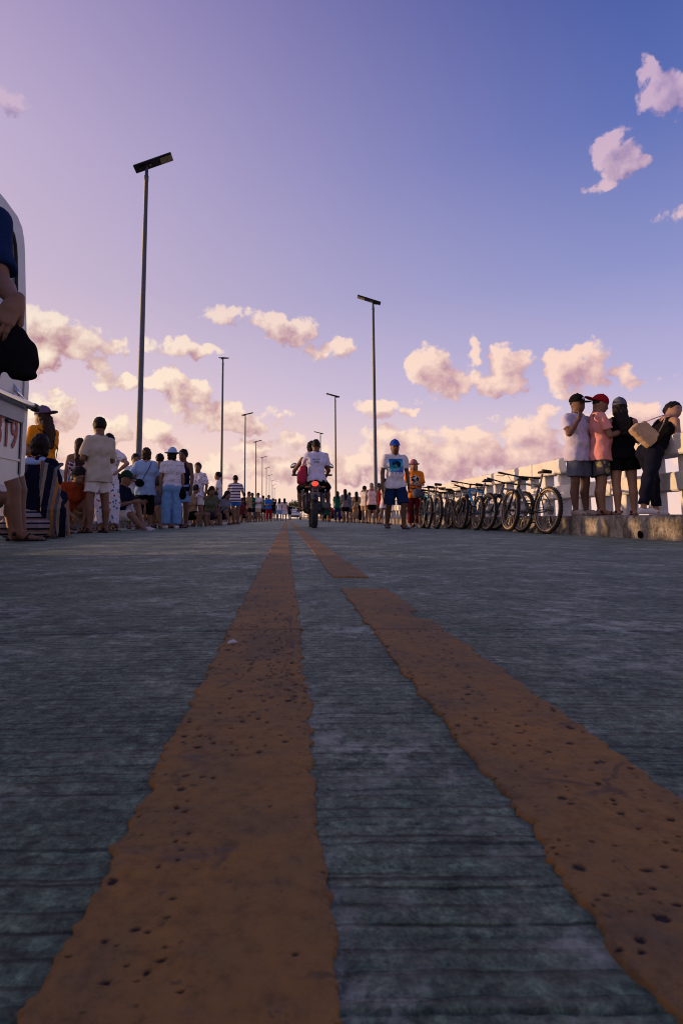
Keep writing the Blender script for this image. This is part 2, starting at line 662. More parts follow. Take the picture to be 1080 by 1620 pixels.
v_rows = np.arange(1646, 858, -1.2)
ys = list(153.0 / (v_rows - 820))
ys = [-6, -2, 0, .1] + ys + list(np.geomspace(ys[-1] * 1.03, 8.44, 24)) + list(np.geomspace(8.5, 520, 60))
ys = np.array(ys)
tc = np.linspace(-1, 1, 540)
cen = np.clip(ys * .09, -.1, .5)
wid = np.clip(ys * .69, .18, 3.3)
X = cen[:, None] + tc[None, :] * wid[:, None]
X = np.concatenate([np.full((len(ys), 1), -KERB), X, np.full((len(ys), 1), KERB)], 1)
Yg = np.repeat(ys[:, None], X.shape[1], 1)
Z = road_z(X) + road_relief(X, Yg)
verts = np.stack([X, Yg, Z], -1).reshape(-1, 3)
nr, ncol = X.shape
i0 = (np.arange(nr - 1)[:, None] * ncol + np.arange(ncol - 1)[None, :]).ravel()
faces = np.stack([i0, i0 + 1, i0 + ncol + 1, i0 + ncol], 1)


def concrete_road():
    m = bpy.data.materials.new('road_concrete')
    m.use_nodes = True
    T = NT(m.node_tree)
    bs = T.n['Principled BSDF']
    oc = T.add('ShaderNodeTexCoord').outputs['Object']
    big = T.noise(oc, 1.1, 5, .62, .4)
    mid = T.noise(oc, 9.0, 6, .68)
    streak = T.noise(T.vec('MULTIPLY', oc, (34, 46, 1)), 1.0, 6, .7, .3)
    streak_f = T.noise(T.vec('MULTIPLY', oc, (3.4, 4.6, 1)), 1.0, 5, .65, .2)
    grain = T.noise(oc, 230.0, 5, .85)
    grain2 = T.noise(oc, 62.0, 6, .82)
    base = T.ramp(big, [(.30, (.100, .152, .090, 1)), (.55, (.128, .188, .110, 1)), (.74, (.172, .236, .146, 1))])
    sx_ = T.sep(oc)
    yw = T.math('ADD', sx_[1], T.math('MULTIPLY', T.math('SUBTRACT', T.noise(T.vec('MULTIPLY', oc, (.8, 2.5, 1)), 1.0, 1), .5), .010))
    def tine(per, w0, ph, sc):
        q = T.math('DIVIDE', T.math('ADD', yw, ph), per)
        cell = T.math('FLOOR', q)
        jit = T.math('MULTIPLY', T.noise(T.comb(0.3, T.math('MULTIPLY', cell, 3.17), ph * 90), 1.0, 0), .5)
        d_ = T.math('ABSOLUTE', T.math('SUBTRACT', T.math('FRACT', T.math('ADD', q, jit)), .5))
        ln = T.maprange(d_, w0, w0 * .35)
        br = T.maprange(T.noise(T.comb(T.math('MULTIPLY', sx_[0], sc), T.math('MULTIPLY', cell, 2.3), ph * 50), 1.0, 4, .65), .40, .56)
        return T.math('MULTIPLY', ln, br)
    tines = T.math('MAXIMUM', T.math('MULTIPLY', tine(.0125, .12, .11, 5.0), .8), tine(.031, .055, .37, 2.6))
    c = T.mix(1.0, base, T.ramp(mid, [(.30, (.74, .75, .77, 1)), (.52, (.98, .98, .98, 1)), (.72, (1.24, 1.23, 1.2, 1))]), 'MULTIPLY')
    c = T.mix(.85, c, T.ramp(streak, [(.33, (.55, .56, .58, 1)), (.47, (1, 1, 1, 1)), (.72, (1.2, 1.2, 1.2, 1))]), 'MULTIPLY')
    c = T.mix(.8, c, T.ramp(streak_f, [(.34, (.80, .80, .82, 1)), (.5, (1, 1, 1, 1)), (.72, (1.25, 1.24, 1.2, 1))]), 'MULTIPLY')
    c = T.mix(.9, c, T.ramp(grain2, [(.34, (.24, .24, .26, 1)), (.5, (1, 1, 1, 1)), (.68, (1.8, 1.8, 1.76, 1))]), 'MULTIPLY')
    c = T.mix(.8, c, T.ramp(grain, [(.34, (.18, .18, .20, 1)), (.5, (1, 1, 1, 1)), (.66, (2.1, 2.1, 2.05, 1))]), 'MULTIPLY')
    c = T.mix(T.math('MULTIPLY', tines, .80), c, (.020, .026, .020, 1))  # groove shade put into the colour as dark lines
    mot = T.voro(T.vec('MULTIPLY_ADD', T.noise(oc, 40.0, 3, .6, color=True), (.03, .03, 0), oc), 75.0)
    c = T.mix(.8, c, T.ramp(mot, [(.12, (1.28, 1.28, 1.25, 1)), (.45, (.97, .97, .97, 1)), (.75, (.66, .66, .68, 1))]), 'MULTIPLY')
    # pale scuffs where the laitance has worn away
    sc = T.math('MULTIPLY', T.maprange(T.noise(T.vec('MULTIPLY', oc, (1.6, 1.9, 1)), 1.7, 7, .74), .47, .62),
                T.maprange(T.noise(T.vec('MULTIPLY', oc, (22, 30, 1)), 1.0, 6, .8), .43, .60))
    c = T.mix(T.math('MULTIPLY', sc, .78), c, (.55, .58, .44, 1))
    T.put(bs.inputs['Base Color'], c)
    T.put(bs.inputs['Roughness'], T.maprange(mid, .3, .7, .72, .52))
    bs.inputs['Specular IOR Level'].default_value = .38
    hgt = T.math('SUBTRACT', T.math('ADD', T.math('MULTIPLY', grain, .6), T.math('ADD', grain2, T.math('MULTIPLY', streak, .4))), T.math('MULTIPLY', tines, .8))
    b = T.add('ShaderNodeBump')
    b.inputs['Distance'].default_value = .0045
    b.inputs['Strength'].default_value = .9
    T.put(b.inputs['Height'], hgt)
    T.l.new(b.outputs[0], bs.inputs['Normal'])
    return m


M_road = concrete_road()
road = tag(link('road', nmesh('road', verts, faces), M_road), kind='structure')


def paint_mat():
    m = bpy.data.materials.new('road_paint')
    m.use_nodes = True
    T = NT(m.node_tree)
    bs = T.n['Principled BSDF']
    oc = T.add('ShaderNodeTexCoord').outputs['Object']
    at_ = T.add('ShaderNodeAttribute', attribute_name='chip').outputs['Fac']
    big = T.noise(oc, 7.0, 6, .7, .5)
    fine = T.noise(oc, 90.0, 6, .8)
    c = T.ramp(big, [(.28, (.150, .094, .042, 1)), (.5, (.262, .134, .034, 1)), (.72, (.380, .168, .028, 1))])
    c = T.mix(.75, c, T.ramp(fine, [(.32, (.45, .45, .48, 1)), (.5, (1, 1, 1, 1)), (.70, (1.3, 1.26, 1.18, 1))]), 'MULTIPLY')
    grime = T.math('MULTIPLY', T.maprange(T.noise(T.vec('MULTIPLY', oc, (10, 22, 1)), 1.0, 7, .74), .55, .72), .72)
    c = T.mix(grime, c, (.075, .066, .066, 1))
    spk = T.maprange(T.noise(oc, 150.0, 3, .6), .66, .72)
    c = T.mix(T.math('MULTIPLY', spk, .6), c, (.05, .04, .032, 1))
    crk = T.add('ShaderNodeTexVoronoi', feature='DISTANCE_TO_EDGE')
    T.put(crk.inputs['Vector'], T.vec('MULTIPLY_ADD', T.noise(oc, 18.0, 4, .6, color=True), (.05, .05, 0), oc))
    crk.inputs['Scale'].default_value = 7.0
    ck = T.math('MULTIPLY', T.maprange(crk.outputs['Distance'], .016, .006), T.maprange(T.noise(oc, 6.0, 2), .52, .60))
    c = T.mix(T.math('MULTIPLY', ck, .55), c, (.06, .045, .035, 1))
    c = T.mix(at_, c, (.022, .015, .011, 1))
    T.put(bs.inputs['Base Color'], c)
    bs.inputs['Roughness'].default_value = .72
    bs.inputs['Specular IOR Level'].default_value = .3
    b = T.add('ShaderNodeBump')
    b.inputs['Distance'].default_value = .002
    T.put(b.inputs['Height'], T.math('ADD', fine, T.math('MULTIPLY', T.noise(oc, 260.0, 3, .7), .4)))
    T.l.new(b.outputs[0], bs.inputs['Normal'])
    return m


M_paint = paint_mat()


def paint_line(xl, xr, y0, y1, seed, chips=1.0, jag=1.0, steps=()):
    rows = ys[(ys > y0) & (ys < y1)]
    rows = np.concatenate([[y0], rows, [y1]])
    n = 96
    t = np.linspace(0, 1, n)
    nearf = np.clip(1.6 - rows * .25, .5, 1)

    def edge(sd):
        return jag * (.0062 * (fbm(rows * 11, rows * 0, sd, 4) - .5) + .0095 * (fbm(rows * 60, rows * 0, sd + 9, 4, .65) - .5)
                      - .011 * np.clip(fbm(rows * 14, rows * 0, sd + 17, 2) - .66, 0, 1))
    el_, er_ = xl + edge(seed) * 1.25, xr + edge(seed + 50) * 1.25
    for (ya, yb, dl, dr) in steps:
        mk = (rows > ya) & (rows < yb)
        el_ = np.where(mk, el_ + dl, el_); er_ = np.where(mk, er_ + dr, er_)
    XX = el_[:, None] + (er_ - el_)[:, None] * t[None, :]
    YY = np.repeat(rows[:, None], n, 1)
    YY = YY + np.where((YY == y0) | (YY == y1), .012 * (fbm(XX * 40, XX * 0, seed + 3, 3) - .5), 0)
    th = .0026 + .0007 * (fbm(XX * 16, YY * 16, seed + 5, 3) - .5)
    zone = np.clip(fbm(XX * 7, YY * 4, seed + 8, 3) * 2.6 - .75, 0, 1) * np.clip(1.25 - np.abs(YY - .56) * 1.7, .12, 1)
    chip = np.zeros_like(XX)
    for cell, r0, r1, pr_, sd_ in ((.0065, .0007, .0021, .34, 1), (.012, .0012, .0034, .22, 2)):
        cx, cy = np.floor(XX / cell), np.floor(YY / cell)
        for i in (-1, 0, 1):
            for j in (-1, 0, 1):
                ix, iy = cx + i, cy + j
                on = h32(ix, iy, seed + 300 + sd_) < (.015 + 1.5 * pr_ * zone * chips)
                px = (ix + h32(ix, iy, seed + 310 + sd_)) * cell; py = (iy + h32(ix, iy, seed + 320 + sd_)) * cell
                rr = r0 + (r1 - r0) * h32(ix, iy, seed + 330 + sd_) ** 2
                asp = .6 + .9 * h32(ix, iy, seed + 340 + sd_)
                dd = np.sqrt(((XX - px) / (rr * 1.3)) ** 2 + ((YY - py) / (rr * asp)) ** 2) + .5 * (vnoise(XX * 900, YY * 900, seed) - .5)
                chip = np.maximum(chip, np.where(on, np.clip((1 - dd) * 3, 0, 1), 0))
    crack = np.clip(1 - np.abs(YY - .888 - .012 * (fbm(XX * 9, XX * 0, 81, 3) - .5)) / .0035, 0, 1)
    chip = np.maximum(chip, crack * .9)
    ed = np.minimum(t, 1 - t)[None, :] * (er_ - el_)[:, None]
    th = th * np.clip(ed / .003, 0.2, 1) ** .5
    ZZ = road_z(XX) + road_relief(XX, YY, 0.0) + th - chip * .0009
    ZZ[:, 0] -= .012; ZZ[:, -1] -= .012; ZZ[0] -= .012; ZZ[-1] -= .012
    v = np.stack([XX, YY, ZZ], -1).reshape(-1, 3)
    r_ = len(rows)
    k = (np.arange(r_ - 1)[:, None] * n + np.arange(n - 1)[None, :]).ravel()
    me = nmesh('painted_line', v, np.stack([k, k + 1, k + n + 1, k + n], 1))
    at_ = me.attributes.new('chip', 'FLOAT', 'POINT')
    at_.data.foreach_set('value', chip.ravel().astype(np.float32))
    return link('painted_line', me, M_paint, road)


paint_line(-.0885, .0210, -.5, 8.42, 101, 1.7)
paint_line(-.0885, .0210, 8.6, 160, 111, 0.5)
paint_line(.1310, .2440, -.5, 1.40, 201, .4, steps=((.98, 1.06, .0, -.018), (.935, .975, -.005, .0)))
paint_line(.1330, .2420, 1.665, 8.42, 211, .6)
paint_line(.1330, .2420, 8.6, 160, 221, .4)

# expansion joint across the carriageway
M_seal = mat('joint_rubber', (.02, .02, .024, 1), .7, bump=(60, .004))
for (yj, w_) in ((8.51, .085), (31.0, .1), (54.0, .1), (77.0, .1)):
    xs = np.linspace(-KERB, KERB, 41)
    pts = [(x, yj - w_ / 2, float(road_z(x)) + .006) for x in xs] + [(x, yj + w_ / 2, float(road_z(x)) + .006) for x in xs]
    link('joint_seal', nmesh('joint_seal', pts, [(i, i + 1, 42 + i, 41 + i) for i in range(40)], False), M_seal, road)


# ------------------------------------------------------------------ sidewalks with stained kerb faces
def sidewalk_mat():
    m = bpy.data.materials.new('kerb_concrete')
    m.use_nodes = True
    T = NT(m.node_tree)
    bs = T.n['Principled BSDF']
    oc = T.add('ShaderNodeTexCoord').outputs['Object']
    n1 = T.noise(T.vec('MULTIPLY', oc, (1, 1, .55)), 7.0, 6, .7, .3)
    n2 = T.noise(oc, 24.0, 6, .75)
    c = T.ramp(n1, [(.33, (.05, .045, .042, 1)), (.46, (.20, .18, .155, 1)), (.58, (.33, .29, .24, 1)), (.72, (.50, .46, .40, 1))])
    c = T.mix(.9, c, T.ramp(n2, [(.33, (.35, .34, .33, 1)), (.52, (1, 1, 1, 1)), (.72, (1.45, 1.42, 1.35, 1))]), 'MULTIPLY')
    moss = T.maprange(T.noise(oc, 3.1, 5, .7), .52, .64)
    c = T.mix(T.math('MULTIPLY', moss, .5), c, (.10, .075, .035, 1))
    T.put(bs.inputs['Base Color'], c)
    bs.inputs['Roughness'].default_value = .92
    bs.inputs['Specular IOR Level'].default_value = .2
    b = T.add('ShaderNodeBump')
    b.inputs['Distance'].default_value = .02
    T.put(b.inputs['Height'], T.math('ADD', n2, T.math('MULTIPLY', T.noise(oc, 90.0, 4, .7), .4)))
    T.l.new(b.outputs[0], bs.inputs['Normal'])
    return m


M_kerb = sidewalk_mat()


def sidewalk(side):
    yy = np.concatenate([np.arange(-6, 2, .5), np.arange(2, 24, .05), np.geomspace(24, 520, 60)])
    prof = [(0, -.12), (.0, .0), (.004, .06), (.0, .12), (.004, .17), (.012, .192), (.032, SIDEWALK_Z), (.3, SIDEWALK_Z), (.75, SIDEWALK_Z), (1.75, SIDEWALK_Z), (1.75, -.5)]
    px = np.array([p[0] for p in prof]); pz = np.array([p[1] for p in prof])
    XX = KERB + px[None, :] + 0 * yy[:, None]
    ZZ = pz[None, :] + 0 * yy[:, None]
    YY = np.repeat(yy[:, None], len(prof), 1)
    nz = (fbm(YY * 4, ZZ * 9 + side * 40, 7, 4) - .5)
    k = np.arange(len(prof))[None, :]
    XX = XX + np.where((k > 0) & (k < 6), nz * .03, 0)
    ZZ = ZZ + np.where((k == 5) | (k == 6), nz * .02, 0)
    v = np.stack([XX * side, YY, ZZ], -1).reshape(-1, 3)
    n = len(prof)
    q = (np.arange(len(yy) - 1)[:, None] * n + np.arange(n - 1)[None, :]).ravel()
    f = np.stack([q, q + n, q + n + 1, q + 1], 1)
    if side > 0:
        f = f[:, ::-1]
    o = tag(link('sidewalk', nmesh('sidewalk', v, f), M_kerb), kind='structure')
    return o


sw_r = sidewalk(1)
sw_l = sidewalk(-1)
# weep hole on the right kerb, its inner shade painted as a black disc
M_dark = mat('hole_shade', (.004, .004, .004, 1), 1, var=0, spec=0)
p = Vector((KERB, 6.33, 0))
MB().lathe((KERB - .012, p.y, -.010), (1, 0, 0), [(0, .044), (0, .032), (.05, .030)], 20).build('drain_rim', M_kerb, sw_r)
MB().lathe((KERB - .016, p.y, -.012), (1, 0, 0), [(0, .001), (.0, .037), (.02, .037)], 20).build('drain_hole_shade', M_dark, sw_r)

# ------------------------------------------------------------------ concrete railings
M_rail = mat('railing_paint', (.74, .72, .67, 1), .75, bump=(18, .008), var=.28, vscale=3.5)


def railing(side, label):
    root = tag(empty('concrete_railing', (side * (RAIL_X + .1), 0, SIDEWALK_Z)), label, 'railing')
    top0, top1 = 1.035 - SIDEWALK_Z - .045, 1.262 - SIDEWALK_Z
    mid0, mid1 = .525 - SIDEWALK_Z, .775 - SIDEWALK_Z
    span = 9.95
    y0 = -6.0
    for k in range(22):
        a = 1.55 + (k - 1) * span
        b = a + span - .03
        for nm, z0, z1, w in (('top_rail', top0, top1, .30), ('middle_rail', mid0, mid1, .22)):
            MB().box((0, (a + b) / 2, (z0 + z1) / 2), (w, b - a, z1 - z0), .02).build(nm, M_rail, root)
    pm = MB()
    pm.box((0, 0, top0 / 2), (.19, .15, top0), .01)
    pme = pm.mesh('post')
    pme.materials.append(M_rail)
    far = MB()
    for i in range(300):
        y = 1.9 + i * .663
        if y < 62:
            link('post', pme, None, root, (0.03 * side, y, 0))
        else:
            far.box((.03 * side, y, top0 / 2), (.19, .15, top0))
    tag(far.build('far_posts', M_rail, root), kind='stuff')
    # low raised concrete blocks on the top rail
    cm = MB()
    cm.box((0, 0, .012), (.16, .46, .045), .012)
    cme = cm.mesh('cap_block')
    cme.materials.append(mat('cap_grey', (.22, .24, .30, 1), .6))
    for y in (8.2, 9.5, 10.6, 12.8, 14.6, 17.2):
        link('cap_block', cme, None, root, (.06 * side, y, top1))
    return root


railing(1, 'cream painted concrete railing on the right, behind the bicycles')
railing(-1, 'cream painted concrete railing on the left, behind the seated crowd')

# ------------------------------------------------------------------ sea and the far shore
M_sea = mat('sea_water', (.05, .08, .11, 1), .18, bump=(2.2, .12), var=.2, spec=.5)
sea = MB().raw([(-6000, -300, -3.2), (6000, -300, -3.2), (6000, 8000, -3.2), (-6000, 8000, -3.2)], [(0, 1, 2, 3)])
tag(sea.build('sea', M_sea), kind='structure')
M_shore = mat('shore_ground', (.09, .085, .05, 1), .95, bump=(1.5, .3), var=.4, vscale=.3)
g = MB()
gx, gy = 30, 8
vv, ff = [], []
for j in range(gy + 1):
    for i in range(gx + 1):
        x = -150 + 300 * i / gx; y = 250 + 120 * j / gy
        vv.append((x, y, -4.0 if j == 0 or abs(x) > 140 else -.16 + random.uniform(-.02, .05)))
for j in range(gy):
    for i in range(gx):
        a = j * (gx + 1) + i
        ff.append((a, a + 1, a + gx + 2, a + gx + 1))
tag(g.raw(vv, ff, True).build('far_shore', M_shore), kind='structure')

M_leaf = [mat('leaf_%d' % i, c, .7, var=.5, vscale=.7) for i, c in enumerate(((.045, .075, .022, 1), (.060, .085, .030, 1), (.035, .055, .022, 1)))]
M_bark = mat('bark', (.10, .07, .05, 1), .95, bump=(8, .05))


def tree(u, s, h, w, mi, label, seed):
    rnd = np.random.RandomState(seed)
    p = at(u, s)
    root = tag(empty('tree', (p.x, p.y, -.15)), label, 'tree', 'trees at the far end of the road')
    t = MB().tube([(0, 0, 0), (.05 * h, 0, .25 * h), (.02 * h, .03 * h, .55 * h)], [.035 * h, .025 * h, .012 * h], 8)
    for k in range(5):
        a = rnd.rand() * 6.28
        t.tube([(.04 * h, 0, (.22 + .06 * k) * h), (.25 * w * math.cos(a), .25 * w * math.sin(a), (.42 + .07 * k) * h)], [.018 * h, .007 * h], 6)
    t.build('trunk', M_bark, root)
    n = 2600
    cl = rnd.normal(0, 1, (26, 3))
    cl /= np.linalg.norm(cl, axis=1)[:, None]
    cl = cl * np.array([w * .36, w * .36, h * .26]) * rnd.uniform(.5, 1.05, (26, 1)) + np.array([0, 0, .62 * h])
    c = cl[rnd.randint(0, 26, n)] + rnd.normal(0, 1, (n, 3)) * np.array([w * .085, w * .085, h * .06])
    a = rnd.normal(0, 1, (n, 3)); a /= np.linalg.norm(a, axis=1)[:, None]
    b = np.cross(a, rnd.normal(0, 1, (n, 3))); b /= np.linalg.norm(b, axis=1)[:, None]
    sz = rnd.uniform(.10, .24, (n, 1)) * h / 7
    v = np.stack([c - a * sz, c - b * sz * .6, c + a * sz, c + b * sz * .6], 1).reshape(-1, 3)
    link('crown', nmesh('crown', v, np.arange(4 * n).reshape(-1, 4), False), M_leaf[mi], root)
    return root


tree(470, 4.1, 8.2, 8.5, 0, 'round green tree directly behind the distant white car', 1)
tree(486, 3.9, 8.8, 7.5, 1, 'green tree just left of the motorcycle rear wheel, far end', 2)
tree(452, 3.8, 6.8, 8.0, 2, 'low dark tree left of the distant white car', 3)
tree(430, 3.6, 5.8, 8.0, 0, 'small far tree behind the two women in white', 4)
tree(513, 3.7, 6.4, 7.5, 1, 'far tree just right of the motorcycle, behind the crowd', 5)
tree(545, 3.6, 5.0, 8.5, 2, 'low far tree behind the women on the right', 6)
tree(400, 3.6, 4.6, 9.0, 1, 'lowest far tree behind the left crowd', 7)
tree(580, 3.5, 4.6, 9.0, 0, 'far tree behind the man in the pale tank top', 8)

# ------------------------------------------------------------------ lamp posts
M_pole = mat('pole_steel', (.10, .115, .14, 1), .45, .3, var=.2)
M_head = mat('lamp_black', (.018, .018, .020, 1), .5, .2)
M_led = mat('led_module', (.42, .36, .20, 1), .35, var=.1)
POLE_H = 10.35


def lamp_proto():
    root = empty('lamp_post')
    MB().lathe((0, 0, 0), (0, 0, 1), [(0, .16), (.02, .16), (.022, .10), (.35, .098), (4.5, .078), (POLE_H - .45, .058), (POLE_H - .44, .066), (POLE_H - .28, .066), (POLE_H - .27, .05), (POLE_H + .05, .046)], 16).build('pole', M_pole, root)
    hd = empty_head = MB()
    hd.box((.22, 0, .04), (1.18, .36, .06), .015)
    head = hd.build('lamp_head', M_head, root, (0, 0, POLE_H + .02))
    MB().box((-.1, 0, -.02), (.22, .12, .08), .01).build('bracket', M_head, head)
    lm = MB().box((0, 0, 0), (.062, .26, .02), .004).mesh('led_module')
    lm.materials.append(M_led)
    for i in range(5):
        link('led_module', lm, None, head, (.47 + i * .072, 0, .006))
    MB().box((.12, 0, .004), (.05, .05, .02), .004).build('sensor', M_led, head)
    return root


lp = lamp_proto()
nth = ['nearest', 'second', 'third', 'fourth', 'fifth', 'sixth', 'seventh', 'eighth', 'ninth', 'tenth']
XP = 4.16
first = True
for side, y0, sp, n in ((-1, 16.0, 20.4, 10), (1, 26.5, 21.4, 7)):
    for i in range(n):
        o = lp if first else copy_tree(lp)
        first = False
        y = y0 + i * sp
        o.location = (side * XP, y, SIDEWALK_Z - .01 if XP > KERB else float(road_z(XP)))
        o.rotation_euler = (0, 0, 0 if side < 0 else math.pi)
        hd = [c for c in o.children if c.name.startswith('lamp_head')][0]
        tilt = {(-1, 0): 21, (1, 0): 19}.get((side, i), 14)
        yaw = {(-1, 1): 78}.get((side, i), random.uniform(-5, 5))
        hd.rotation_euler = (0, -R(tilt), R(yaw))
        tag(o, '%s tall street lamp from the camera on the %s side' % (nth[i], 'left' if side < 0 else 'right'), 'street lamp', 'street lamps along the road')

# a scrap of paper lying on the left line
p = np.array([(370 - 453) / (1015 - 820) * .17, 153 / (1015 - 820), 0])
sv = [(p[0] + a, p[1] + b, float(road_z(p[0])) + .006 + c) for a, b, c in ((-.006, -.004, 0), (.002, -.006, .002), (.007, .0, .001), (.001, .006, .003), (-.005, .004, .001))]
tag(MB().raw(sv + [(x, y, z - .001) for x, y, z in sv], [(0, 1, 2, 3, 4), (9, 8, 7, 6, 5)] + [(i, (i + 1) % 5, 5 + (i + 1) % 5, 5 + i) for i in range(5)]).build('paper_scrap', mat('paper', (.6, .58, .52, 1), .9)), 'tiny scrap of pale paper on the left painted line', 'litter')
# ------------------------------------------------------------------ bodies: smooth distance fields turned into one surface
def rc(a, b, ra, rb):
    return ('rc', np.array(a, float), np.array(b, float), ra, rb)


def el(c, r, M=None):
    return ('el', np.array(c, float), np.array(r, float), M)


def bx(c, h, r, M=None):
    return ('bx', np.array(c, float), np.array(h, float), r, M)


def bounds(pr):
    if pr[0] == 'bx':
        r = np.full(3, np.linalg.norm(pr[2])) if pr[4] is not None else pr[2]
        return pr[1] - r - .01, pr[1] + r + .01
    if pr[0] == 'rc':
        r = max(pr[3], pr[4])
        return np.minimum(pr[1], pr[2]) - r, np.maximum(pr[1], pr[2]) + r
    r = np.full(3, pr[2].max()) if pr[3] is not None else pr[2]
    return pr[1] - r, pr[1] + r


def sd(pr, Pt):
    if pr[0] == 'rc':
        a, b, ra, rb = pr[1:]
        ba = b - a
        pa = [Pt[i] - a[i] for i in range(3)]
        L = max(float(ba @ ba), 1e-9)
        t = np.clip((pa[0] * ba[0] + pa[1] * ba[1] + pa[2] * ba[2]) / L, 0, 1)
        return np.sqrt(sum((pa[i] - t * ba[i]) ** 2 for i in range(3))) - (ra + t * (rb - ra))
    if pr[0] == 'bx':
        c, h, r, M = pr[1:]
        q = [Pt[i] - c[i] for i in range(3)]
        if M is not None:
            q = [M[0][i] * q[0] + M[1][i] * q[1] + M[2][i] * q[2] for i in range(3)]
        a = [np.abs(q[i]) - (h[i] - r) for i in range(3)]
        return np.sqrt(sum(np.maximum(x, 0) ** 2 for x in a)) + np.minimum(np.maximum(np.maximum(a[0], a[1]), a[2]), 0) - r
    c, r, M = pr[1:]
    q = [Pt[i] - c[i] for i in range(3)]
    if M is not None:
        q = [M[0][i] * q[0] + M[1][i] * q[1] + M[2][i] * q[2] for i in range(3)]
    k0 = np.sqrt(sum((q[i] / r[i]) ** 2 for i in range(3)))
    k1 = np.sqrt(sum((q[i] / r[i] ** 2) ** 2 for i in range(3))) + 1e-6
    return k0 * (k0 - 1) / k1


def smin(a, b, k):
    if k <= 0:
        return np.minimum(a, b)
    h = np.clip(.5 + .5 * (b - a) / k, 0, 1)
    return b + (a - b) * h - k * h * (1 - h)


EDG = [((0, 0, 0), (1, 0, 0)), ((0, 1, 0), (1, 1, 0)), ((0, 0, 1), (1, 0, 1)), ((0, 1, 1), (1, 1, 1)),
       ((0, 0, 0), (0, 1, 0)), ((1, 0, 0), (1, 1, 0)), ((0, 0, 1), (0, 1, 1)), ((1, 0, 1), (1, 1, 1)),
       ((0, 0, 0), (0, 0, 1)), ((1, 0, 0), (1, 0, 1)), ((0, 1, 0), (0, 1, 1)), ((1, 1, 0), (1, 1, 1))]


def surfnet(D, org, vx):
    S = D < 0
    cnt = sum(S[i:D.shape[0] - 1 + i, j:D.shape[1] - 1 + j, k:D.shape[2] - 1 + k].astype(np.int8) for i in (0, 1) for j in (0, 1) for k in (0, 1))
    act = (cnt > 0) & (cnt < 8)
    I = np.argwhere(act)
    if not len(I):
        return np.zeros((0, 3)), np.zeros((0, 4), int)
    idx = np.full(act.shape, -1, np.int32)
    idx[act] = np.arange(len(I))
    acc = np.zeros((len(I), 3)); n = np.zeros(len(I))
    for a, b in EDG:
        va = D[I[:, 0] + a[0], I[:, 1] + a[1], I[:, 2] + a[2]]
        vb = D[I[:, 0] + b[0], I[:, 1] + b[1], I[:, 2] + b[2]]
        cr = (va < 0) != (vb < 0)
        t = np.where(cr, va / np.where(cr, va - vb, 1), 0)
        for ax in range(3):
            acc[:, ax] += np.where(cr, a[ax] + t * (b[ax] - a[ax]), 0)
        n += cr
    V = org + vx * (I + acc / n[:, None])
    F = []
    for ax in range(3):
        o1, o2 = (ax + 1) % 3, (ax + 2) % 3
        sl0 = [slice(1, -1)] * 3; sl1 = [slice(1, -1)] * 3
        sl0[ax] = slice(0, -1); sl1[ax] = slice(1, None)
        s0, s1 = S[tuple(sl0)], S[tuple(sl1)]
        E = np.argwhere(s0 != s1)
        if not len(E):
            continue
        inside = s0[E[:, 0], E[:, 1], E[:, 2]]
        E[:, o1] += 1; E[:, o2] += 1
        q = []
        for (d1, d2) in ((-1, -1), (0, -1), (0, 0), (-1, 0)):
            e = E.copy(); e[:, o1] += d1; e[:, o2] += d2
            q.append(idx[e[:, 0], e[:, 1], e[:, 2]])
        q = np.stack(q, 1)
        q[~inside] = q[~inside][:, ::-1]
        F.append(q)
    return V, np.concatenate(F)


def solid(groups, vx, k2=.02, wrinkle=None):
    """groups: list of (prims, k, planes, subtract); planes = (normal, point): cut what lies beyond"""
    los, his = [], []
    for g in groups:
        for pr in g[0]:
            a, b = bounds(pr)
            los.append(a); his.append(b)
    lo = np.min(los, 0) - 3 * vx; hi = np.max(his, 0) + 3 * vx
    sh = np.ceil((hi - lo) / vx).astype(int) + 1
    ax = [lo[i] + vx * np.arange(sh[i]) for i in range(3)]
    A = [ax[0][:, None, None].astype(np.float32), ax[1][None, :, None].astype(np.float32), ax[2][None, None, :].astype(np.float32)]
    D = None
    for g in groups:
        prims, k, planes = g[0], g[1], g[2]
        sub = g[3] if len(g) > 3 else False
        G = np.full(sh, .5, np.float32)
        for pr in prims:
            a, b = bounds(pr)
            pad = k + 4 * vx
            i0 = np.clip(np.floor((a - pad - lo) / vx).astype(int), 0, sh - 1)
            i1 = np.clip(np.ceil((b + pad - lo) / vx).astype(int) + 1, 1, sh)
            sl = tuple(slice(i0[i], i1[i]) for i in range(3))
            Pt = [A[0][i0[0]:i1[0]], A[1][:, i0[1]:i1[1]], A[2][:, :, i0[2]:i1[2]]]
            G[sl] = smin(G[sl], sd(pr, Pt).astype(np.float32), k)
        for (n, p0) in planes:
            n = np.array(n, float); n /= np.linalg.norm(n)
            G = np.maximum(G, (n[0] * (A[0] - p0[0]) + n[1] * (A[1] - p0[1]) + n[2] * (A[2] - p0[2])).astype(np.float32))
        if D is None:
            D = G
        elif sub:
            D = -smin(-D, G, k2)
        else:
            D = smin(D, G, k2)
    if wrinkle:
        w, sc, ph = wrinkle
        W = np.sin(sc * (A[2] * 1.0 + A[0] * .55) + ph + 2.2 * np.sin(9 * A[0] + ph)) * np.sin(sc * .6 * (A[1] + A[0] * .8) + ph * 2 + 1.5 * np.sin(11 * A[2]))
        W = W + .6 * np.sin(sc * 1.7 * (A[0] - .3 * A[2]) + ph * 3 + 2 * np.sin(7 * A[1] + 5 * A[2]))
        D = D + (w * W).astype(np.float32)
    D[0] = D[-1] = .5; D[:, 0] = D[:, -1] = .5; D[:, :, 0] = D[:, :, -1] = .5
    return surfnet(D, lo, vx)


def nrm(v):
    v = np.array(v, float)
    return v / max(np.linalg.norm(v), 1e-9)


